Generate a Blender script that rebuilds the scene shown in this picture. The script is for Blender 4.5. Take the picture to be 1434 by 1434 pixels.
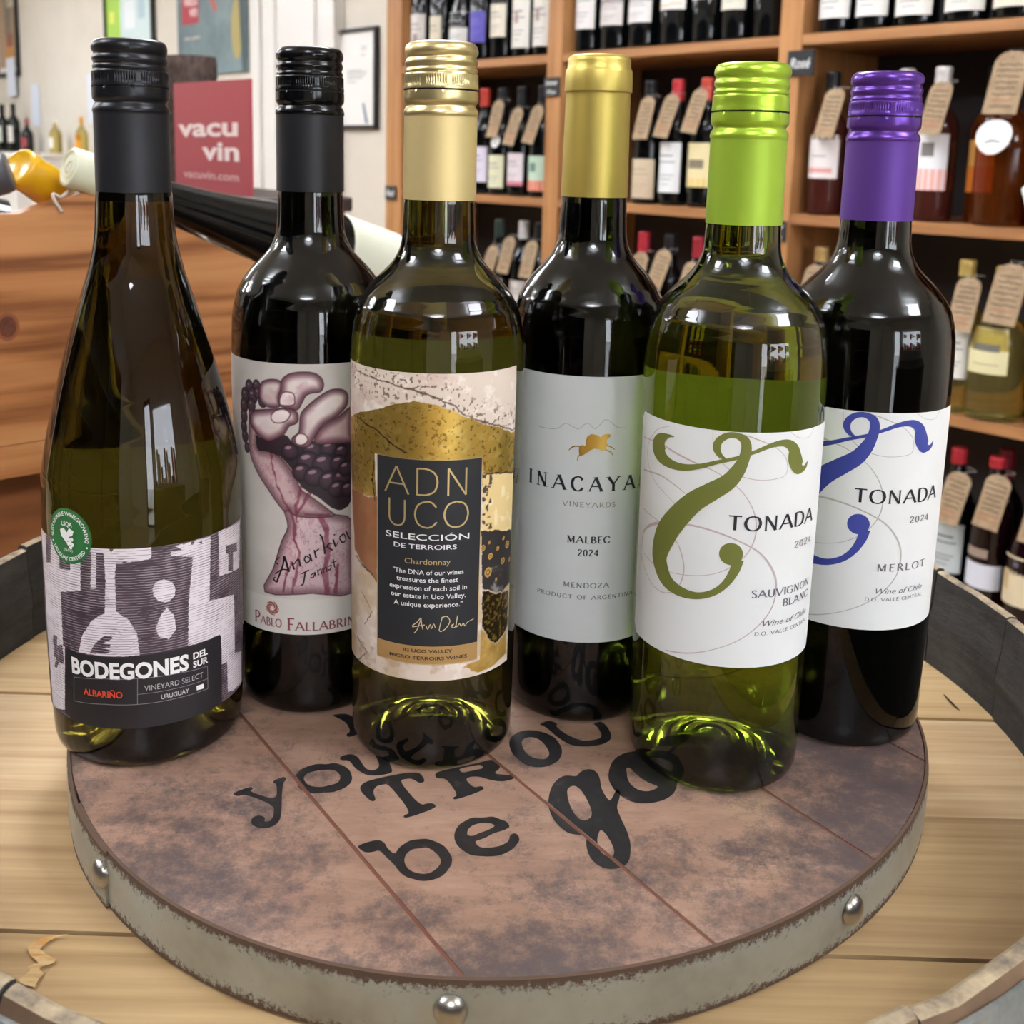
# Wine bottles on a round barrel-top tray in a wine shop.  Metres, z = 0 is the tray top.
import bpy, math, random
import numpy as np
from math import sin, cos, pi, atan2, hypot, radians, degrees, sqrt
from mathutils import Vector, Matrix
from mathutils.geometry import tessellate_polygon
random.seed(7); np.random.seed(7)
for _o in list(bpy.data.objects): bpy.data.objects.remove(_o)
SC = bpy.context.scene
COL = SC.collection

# ------------------------------------------------------------------ camera
F, CXP, CYP, PITCH, ROLL, CAMH = 1496.7, 676.2, 472.26, 0.1682, 0.0222, 0.2558
fw = Vector((0, cos(PITCH), -sin(PITCH))); up0 = Vector((0, sin(PITCH), cos(PITCH))); rt0 = Vector((1, 0, 0))
rt = rt0*cos(ROLL) + up0*sin(ROLL); up = up0*cos(ROLL) - rt0*sin(ROLL)
cam = bpy.data.cameras.new('camera'); CAM = bpy.data.objects.new('camera', cam); COL.objects.link(CAM)
CAM.matrix_world = Matrix(((rt.x, up.x, -fw.x, 0), (rt.y, up.y, -fw.y, 0), (rt.z, up.z, -fw.z, CAMH), (0, 0, 0, 1)))
cam.sensor_width = 36; cam.lens = F/1434*36
cam.shift_x = (717-CXP)/1434; cam.shift_y = -(717-CYP)/1434
cam.clip_start = 0.02; cam.clip_end = 100
cam.dof.use_dof = True; cam.dof.focus_distance = 0.42; cam.dof.aperture_fstop = 19
SC.camera = CAM

# ------------------------------------------------------------------ view, world, exposure
SC.view_settings.view_transform = 'Standard'; SC.view_settings.look = 'None'
SC.view_settings.exposure = .96; SC.view_settings.gamma = 1; SC.view_settings.use_curve_mapping = False
W = bpy.data.worlds.new('sky'); SC.world = W; W.use_nodes = True
_n = W.node_tree.nodes; _l = W.node_tree.links; _n.clear()
_sky = _n.new('ShaderNodeTexSky'); _sky.sky_type = 'HOSEK_WILKIE'; _sky.turbidity = 7; _sky.ground_albedo = .5
_sky.sun_direction = Vector((-.5, .4, .75)).normalized()
_bg = _n.new('ShaderNodeBackground'); _bg.inputs['Strength'].default_value = 7.0
_mx = _n.new('ShaderNodeMixRGB'); _mx.inputs[0].default_value = .62; _mx.inputs[2].default_value = (1.0, 1.03, 1.10, 1)
_wo = _n.new('ShaderNodeOutputWorld')
_l.new(_sky.outputs[0], _mx.inputs[1]); _l.new(_mx.outputs[0], _bg.inputs[0]); _l.new(_bg.outputs[0], _wo.inputs[0])
SC.cycles.max_bounces = 14; SC.cycles.transmission_bounces = 12; SC.cycles.glossy_bounces = 5
SC.cycles.diffuse_bounces = 4; SC.cycles.transparent_max_bounces = 12
SC.cycles.sample_clamp_indirect = 8; SC.cycles.blur_glossy = 0.3
SC.cycles.use_denoising = True

# the shop's own frame: x' runs to the right along the wine shelf, y' goes into the wall, floor at z = -0.97
RA = atan2(-.7491, .6625)
RM = Matrix.Translation((.6575, 2.3143, 0)) @ Matrix.Rotation(RA, 4, 'Z')
FLOOR, CEIL = -.97, 1.62

def setloc(o, x, y, z, rz=0.0):
    o.matrix_world = RM @ Matrix.Translation((x, y, z)) @ Matrix.Rotation(rz, 4, 'Z')

# ------------------------------------------------------------------ colours and materials
def lin(c):
    if isinstance(c, str):
        c = [int(c[i:i+2], 16) for i in (0, 2, 4)]
    return tuple(((v/255)/12.92 if v/255 <= .04045 else ((v/255+.055)/1.055)**2.4) for v in c[:3])
MATS = {}
def mat(name, col, rough=.5, metal=0., trans=0., ior=1.45, emit=0., coat=0., spec=.5):
    if name in MATS: return MATS[name]
    m = bpy.data.materials.new(name); m.use_nodes = True
    b = m.node_tree.nodes['Principled BSDF']
    c = lin(col) + (1,)
    b.inputs['Base Color'].default_value = c
    b.inputs['Roughness'].default_value = rough; b.inputs['Metallic'].default_value = metal
    b.inputs['Transmission Weight'].default_value = trans; b.inputs['IOR'].default_value = ior
    b.inputs['Coat Weight'].default_value = coat; b.inputs['Coat Roughness'].default_value = .05
    b.inputs['Specular IOR Level'].default_value = spec
    if emit:
        b.inputs['Emission Color'].default_value = c; b.inputs['Emission Strength'].default_value = emit
    m.diffuse_color = c
    MATS[name] = m; return m
def nn(m, t, **kw):
    n = m.node_tree.nodes.new(t)
    for k, v in kw.items():
        if k in n.inputs: n.inputs[k].default_value = v
        else: setattr(n, k, v)
    return n
def ln(m, a, b): m.node_tree.links.new(a, b)
def ramp(m, fac, stops):
    r = nn(m, 'ShaderNodeValToRGB'); e = r.color_ramp.elements
    while len(e) < len(stops): e.new(.5)
    for i, (p, c) in enumerate(stops):
        e[i].position = p; e[i].color = (lin(c) + (1,)) if not isinstance(c, float) else (c, c, c, 1)
    ln(m, fac, r.inputs[0]); return r
def coords(m, scale, kind='Object', rot=(0, 0, 0)):
    t = nn(m, 'ShaderNodeTexCoord'); p = nn(m, 'ShaderNodeMapping')
    p.inputs['Scale'].default_value = scale; p.inputs['Rotation'].default_value = rot
    ln(m, t.outputs[kind], p.inputs[0])
    # every piece gets its own stretch of the pattern
    oi = nn(m, 'ShaderNodeObjectInfo'); mu = nn(m, 'ShaderNodeMath', operation='MULTIPLY'); mu.inputs[1].default_value = 13.
    ln(m, oi.outputs['Random'], mu.inputs[0]); cb = nn(m, 'ShaderNodeCombineXYZ')
    for i in range(3): ln(m, mu.outputs[0], cb.inputs[i])
    va = nn(m, 'ShaderNodeVectorMath', operation='ADD')
    ln(m, p.outputs[0], va.inputs[0]); ln(m, cb.outputs[0], va.inputs[1])
    return va
def bump(m, h, strength, dist=.001):
    b = nn(m, 'ShaderNodeBump', Strength=strength, Distance=dist); ln(m, h, b.inputs['Height'])
    ln(m, b.outputs[0], m.node_tree.nodes['Principled BSDF'].inputs['Normal'])
def noisy(name, stops, scale, rough=.5, detail=6, metal=0., bstr=.2, dist=.001, nrough=.6, coat=0.):
    """a material whose colour runs through stops by a (stretched) noise"""
    if name in MATS: return MATS[name]
    m = mat(name, stops[len(stops)//2][1], rough, metal, coat=coat)
    c = coords(m, scale)
    n = nn(m, 'ShaderNodeTexNoise', Scale=1.0, Detail=detail, Roughness=nrough); ln(m, c.outputs[0], n.inputs['Vector'])
    r = ramp(m, n.outputs[0], stops); ln(m, r.outputs[0], m.node_tree.nodes['Principled BSDF'].inputs['Base Color'])
    if bstr: bump(m, n.outputs[0], bstr, dist)
    return m
def wood(name, c1, c2, c3, scale, rough=.5, wave=0., coat=0., bstr=.15):
    """grain stretched along the axis with the smallest scale"""
    if name in MATS: return MATS[name]
    m = mat(name, c2, rough, coat=coat)
    c = coords(m, scale)
    n = nn(m, 'ShaderNodeTexNoise', Scale=1.0, Detail=8., Roughness=.62, Distortion=.25); ln(m, c.outputs[0], n.inputs['Vector'])
    c4 = coords(m, tuple(s*.22 for s in scale))
    n2 = nn(m, 'ShaderNodeTexNoise', Scale=1.0, Detail=3., Roughness=.5, Distortion=.6); ln(m, c4.outputs[0], n2.inputs['Vector'])
    # rings: sine of the slow noise
    mu = nn(m, 'ShaderNodeMath', operation='MULTIPLY'); mu.inputs[1].default_value = 42.; ln(m, n2.outputs[0], mu.inputs[0])
    si = nn(m, 'ShaderNodeMath', operation='SINE'); ln(m, mu.outputs[0], si.inputs[0])
    ml = nn(m, 'ShaderNodeMath', operation='MULTIPLY_ADD'); ml.inputs[1].default_value = wave; ln(m, si.outputs[0], ml.inputs[0]); ln(m, n.outputs[0], ml.inputs[2])
    r = ramp(m, ml.outputs[0], [(.28, c1), (.5, c2), (.72, c3)])
    ln(m, r.outputs[0], m.node_tree.nodes['Principled BSDF'].inputs['Base Color'])
    if bstr: bump(m, ml.outputs[0], bstr, .0006)
    return m

# ------------------------------------------------------------------ mesh helpers
def mesh(name, v, f, m=None, parent=None, smooth=False, mi=None, sharp=None):
    me = bpy.data.meshes.new(name); me.from_pydata([tuple(p) for p in v], [], [tuple(q) for q in f]); me.update()
    for x in (m if isinstance(m, (list, tuple)) else [m]):
        if x: me.materials.append(x)
    if mi is not None: me.polygons.foreach_set('material_index', np.array(mi, dtype=np.int32))
    if smooth: me.polygons.foreach_set('use_smooth', np.ones(len(me.polygons), dtype=bool))
    if smooth and sharp: me.set_sharp_from_angle(angle=radians(sharp))
    o = bpy.data.objects.new(name, me); COL.objects.link(o)
    if parent: o.parent = parent
    return o
def empty(name, loc=(0, 0, 0), rz=0.):
    o = bpy.data.objects.new(name, None); o.empty_display_size = .02; COL.objects.link(o)
    o.location = loc; o.rotation_euler = (0, 0, rz); return o
def tag(o, label, cat, group=None, kind=None):
    o['label'] = label; o['category'] = cat
    if group: o['group'] = group
    if kind: o['kind'] = kind
    return o
def lathe_data(prof, seg=48, mod=None):
    """prof: [(r,z)], rings joined; r = 0 closes to a point"""
    v = []; f = []; rings = []
    for r, z in prof:
        if r <= 1e-7: rings.append([len(v)]); v.append((0, 0, z))
        else:
            st = len(v)
            for i in range(seg):
                t = 2*pi*i/seg; rr_, zz_ = (mod(r, z, t) if mod else (r, z))
                v.append((rr_*cos(t), rr_*sin(t), zz_))
            rings.append(list(range(st, st+seg)))
    for a, b in zip(rings[:-1], rings[1:]):
        for i in range(seg):
            j = (i+1) % seg
            if len(a) == 1 and len(b) > 1: f.append((a[0], b[j], b[i]))
            elif len(b) == 1 and len(a) > 1: f.append((a[i], a[j], b[0]))
            elif len(a) > 1: f.append((a[i], a[j], b[j], b[i]))
    return v, f
def lathe(name, prof, m, parent=None, seg=48, mod=None, smooth=True, sharp=50, mi=None):
    v, f = lathe_data(prof, seg, mod); return mesh(name, v, f, m, parent, smooth, mi, sharp)
def box_data(x0, x1, y0, y1, z0, z1, b=0.):
    """box with chamfered edges when b > 0"""
    if not b:
        v = [(x, y, z) for z in (z0, z1) for y in (y0, y1) for x in (x0, x1)]
        return v, [(0, 2, 3, 1), (4, 5, 7, 6), (0, 1, 5, 4), (2, 6, 7, 3), (0, 4, 6, 2), (1, 3, 7, 5)]
    import bmesh
    bm = bmesh.new(); bmesh.ops.create_cube(bm, size=1)
    for w in bm.verts: w.co = Vector(((x0+x1)/2+w.co.x*(x1-x0), (y0+y1)/2+w.co.y*(y1-y0), (z0+z1)/2+w.co.z*(z1-z0)))
    bmesh.ops.bevel(bm, geom=bm.edges[:], offset=b, segments=1, profile=.5, affect='EDGES')
    bm.verts.ensure_lookup_table(); v = [tuple(w.co) for w in bm.verts]; f = [tuple(w.index for w in q.verts) for q in bm.faces]
    bm.free(); return v, f
def box(name, x0, x1, y0, y1, z0, z1, m, parent=None, b=0.):
    v, f = box_data(x0, x1, y0, y1, z0, z1, b); return mesh(name, v, f, m, parent)
def join(*parts):
    v = []; f = []
    for a, b in parts:
        k = len(v); v += list(a); f += [tuple(i+k for i in q) for q in b]
    return v, f
def tube_data(pts, r, seg=6):
    v = []; f = []; n = len(pts); P = [Vector(p) for p in pts]
    for i, p in enumerate(P):
        d = (P[min(i+1, n-1)] - P[max(i-1, 0)]).normalized()
        a = d.orthogonal().normalized() if abs(d.z) > .9 else d.cross(Vector((0, 0, 1))).normalized()
        b = d.cross(a)
        for k in range(seg):
            t = 2*pi*k/seg; v.append(tuple(p + a*cos(t)*r + b*sin(t)*r))
    for i in range(n-1):
        for k in range(seg):
            j = (k+1) % seg; f.append((i*seg+k, i*seg+j, (i+1)*seg+j, (i+1)*seg+k))
    f.append(tuple(range(seg))[::-1]); f.append(tuple(range((n-1)*seg, n*seg))); return v, f
def prism_data(poly, z0, z1):
    """extruded simple polygon [(x,y)], counter-clockwise"""
    n = len(poly); v = [(x, y, z0) for x, y in poly] + [(x, y, z1) for x, y in poly]
    f = [(i, (i+1) % n, n+(i+1) % n, n+i) for i in range(n)]
    f.append(tuple(range(n))[::-1]); f.append(tuple(range(n, 2*n))); return v, f
def catmull(pts, k=6):
    if len(pts) < 3: return [tuple(p) for p in pts]
    P = [np.array(p, float) for p in pts]; P = [2*P[0]-P[1]] + P + [2*P[-1]-P[-2]]; o = []
    for i in range(1, len(P)-2):
        for j in range(k):
            t = j/k; a, b, c, d = P[i-1:i+3]
            o.append(tuple(.5*((2*b)+(-a+c)*t+(2*a-5*b+4*c-d)*t*t+(-a+3*b-3*c+d)*t**3)))
    o.append(tuple(P[-2])); return o
def stroke2d(pts, k=6, cap=False):
    """variable-width ribbon: pts (x, y, w) -> flat verts, faces"""
    P = catmull(pts, k); n = len(P); v = []; f = []
    for i, (x, y, w) in enumerate(P):
        a = P[max(i-1, 0)]; b = P[min(i+1, n-1)]; dx, dy = b[0]-a[0], b[1]-a[1]; d = hypot(dx, dy) or 1
        nx, ny = -dy/d*w/2, dx/d*w/2; v += [(x+nx, y+ny), (x-nx, y-ny)]
    for i in range(n-1): f.append((2*i, 2*i+1, 2*i+3, 2*i+2))
    return v, f
def disc2d(x, y, rx, ry=None, n=24, rot=0.):
    ry = ry or rx; v = [(x+rx*cos(2*pi*i/n)*cos(rot)-ry*sin(2*pi*i/n)*sin(rot), y+rx*cos(2*pi*i/n)*sin(rot)+ry*sin(2*pi*i/n)*cos(rot)) for i in range(n)]
    return v, [tuple(range(n))]
def poly2d(rings):
    t = tessellate_polygon([[Vector((x, y, 0)) for x, y in r] for r in rings]); v = [tuple(p) for r in rings for p in r]
    return v, [tuple(q) for q in t]

# ------------------------------------------------------------------ lettering
_TC = {}
def bfont(txt, bold=0., shear=0.):
    """built-in font -> flat verts / faces, capitals 1 high, starting at x = 0"""
    k = (txt, bold, shear)
    if k in _TC: return _TC[k]
    c = bpy.data.curves.new('lettering', 'FONT'); c.body = txt; c.size = 1; c.offset = bold; c.shear = shear; c.resolution_u = 3
    o = bpy.data.objects.new('lettering', c); COL.objects.link(o)
    me = bpy.data.meshes.new_from_object(o.evaluated_get(bpy.context.evaluated_depsgraph_get()))
    v = np.array([q.co[:2] for q in me.vertices]) if len(me.vertices) else np.zeros((1, 2)); f = [tuple(p.vertices) for p in me.polygons]
    bpy.data.objects.remove(o); bpy.data.curves.remove(c); bpy.data.meshes.remove(me)
    v[:, 0] -= v[:, 0].min(); v /= .729
    _TC[k] = (v, f); return _TC[k]
def ft(txt, x0, x1, y, h, bold=0., shear=0.):
    """fit a line of text between x0 and x1 on baseline y, capitals h high"""
    v, f = bfont(txt, bold, shear); w = v[:, 0].max()
    return [(x0+p[0]/w*(x1-x0), y+p[1]*h) for p in v], f
_c = lambda *p: ('c', p)
GL = {
 'A': (.82, [('n', [(.0, 0), (.41, 1)]), ('t', [(.41, 1), (.82, 0)]), ('n', [(.16, .36), (.66, .36)])]),
 'B': (.62, [('t', [(.12, 0), (.12, 1)]), _c((.12, .98), (.38, .97), (.5, .77), (.38, .54), (.14, .53)), _c((.14, .53), (.44, .5), (.6, .27), (.44, .03), (.12, .02))]),
 'C': (.78, [_c((.74, .78), (.6, .95), (.42, .99), (.16, .85), (.06, .5), (.16, .14), (.42, .0), (.62, .06), (.76, .22))]),
 'D': (.8, [('t', [(.12, 0), (.12, 1)]), _c((.12, .98), (.42, .97), (.66, .82), (.75, .5), (.66, .17), (.42, .03), (.12, .02))]),
 'E': (.58, [('t', [(.12, 0), (.12, 1)]), ('n', [(.12, .975), (.55, .975)]), ('n', [(.12, .52), (.46, .52)]), ('n', [(.12, .025), (.58, .025)])]),
 'F': (.55, [('t', [(.12, 0), (.12, 1)]), ('n', [(.12, .975), (.54, .975)]), ('n', [(.12, .5), (.44, .5)])]),
 'G': (.82, [_c((.74, .8), (.6, .95), (.42, .99), (.16, .85), (.06, .5), (.16, .14), (.42, .0), (.6, .03), (.74, .12)), ('t', [(.74, .1), (.74, .42)]), ('n', [(.56, .42), (.8, .42)])]),
 'I': (.24, [('t', [(.12, 0), (.12, 1)])]),
 'L': (.56, [('t', [(.12, 0), (.12, 1)]), ('n', [(.12, .025), (.54, .025)])]),
 'M': (.95, [('n', [(.14, 0), (.14, 1)]), ('t', [(.14, 1), (.47, .05)]), ('n', [(.47, .05), (.8, 1)]), ('t', [(.8, 0), (.8, 1)])]),
 'N': (.84, [('n', [(.13, 0), (.13, 1)]), ('t', [(.13, 1), (.7, 0)]), ('n', [(.7, 0), (.7, 1)])]),
 'O': (.9, [_c((.45, .99), (.18, .87), (.06, .5), (.18, .13), (.45, .01), (.72, .13), (.84, .5), (.72, .87), (.45, .99))]),
 'P': (.6, [('t', [(.12, 0), (.12, 1)]), _c((.12, .98), (.4, .97), (.56, .74), (.4, .47), (.12, .45))]),
 'R': (.68, [('t', [(.12, 0), (.12, 1)]), _c((.12, .98), (.38, .97), (.53, .75), (.38, .52), (.12, .5)), ('t', [(.3, .5), (.66, 0)])]),
 'S': (.52, [_c((.44, .84), (.28, .99), (.1, .9), (.08, .7), (.24, .54), (.4, .42), (.46, .22), (.34, .03), (.18, .01), (.06, .16))]),
 'T': (.72, [('t', [(.36, 0), (.36, 1)]), ('n', [(.03, .975), (.69, .975)])]),
 'U': (.8, [_c((.13, 1), (.13, .6), (.14, .25), (.26, .05), (.42, .0), (.58, .06), (.67, .26), (.68, .6), (.68, 1))]),
 'V': (.8, [('t', [(.0, 1), (.4, 0)]), ('n', [(.4, 0), (.8, 1)])]),
 'Y': (.76, [('t', [(.0, 1), (.38, .48)]), ('n', [(.38, .48), (.76, 1)]), ('t', [(.38, 0), (.38, .48)])]),
 'Z': (.68, [('n', [(.06, .975), (.62, .975)]), ('t', [(.62, .96), (.05, .04)]), ('n', [(.05, .025), (.65, .025)])]),
 '2': (.54, [_c((.07, .78), (.14, .95), (.28, 1.), (.44, .88), (.42, .64), (.26, .36), (.06, .04)), ('n', [(.06, .03), (.5, .03)])]),
 '0': (.56, [_c((.28, .99), (.12, .85), (.07, .5), (.12, .15), (.28, .01), (.44, .15), (.49, .5), (.44, .85), (.28, .99))]),
 '4': (.58, [('t', [(.4, 0), (.4, 1)]), ('n', [(.4, 1), (.04, .3)]), ('n', [(.04, .28), (.56, .28)])]),
 '.': (.22, [('t', [(.1, 0), (.1, .09)])]), ' ': (.42, []),
}
def roman(txt, x0, x1, y, h, thick=.15, thin=.055, serif=.26, space=.12, mono=False):
    """capitals drawn as broad-nib strokes with serifs, fitted between x0 and x1"""
    V = []; Fc = []; x = 0.
    def add(v, f):
        k = len(V); V.extend(v); Fc.extend([tuple(i+k for i in q) for q in f])
    for ch in txt:
        w, st = GL[ch]
        for kind, pts in st:
            if kind == 'c':
                P = catmull([(a, b, 0.) for a, b in pts], 6); o = []
                for i, p in enumerate(P):
                    a = P[max(i-1, 0)]; b = P[min(i+1, len(P)-1)]; d = hypot(b[0]-a[0], b[1]-a[1]) or 1
                    o.append((p[0]+x, p[1], thin+(thick-thin)*abs((b[1]-a[1])/d)**1.5 if not mono else thick))
                add(*stroke2d(o, 1))
            else:
                wd = thick if (kind == 't' or mono) else thin*1.15
                (a, b), (c, d) = pts; add(*stroke2d([(a+x, b, wd), (c+x, d, wd)], 1))
                if serif and abs(d-b) > .35:
                    for (px, py) in pts:
                        if py in (0, 1) and ch not in '24':
                            s = serif/2; add([(px+x-s, py-(.045 if py == 1 else 0)), (px+x+s, py-(.045 if py == 1 else 0)), (px+x+s, py+(.045 if py == 0 else 0)), (px+x-s, py+(.045 if py == 0 else 0))], [(0, 1, 2, 3)])
        x += w + space
    W_ = x - space; return [(x0+a/W_*(x1-x0), y+b*h) for a, b in V], Fc

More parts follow.
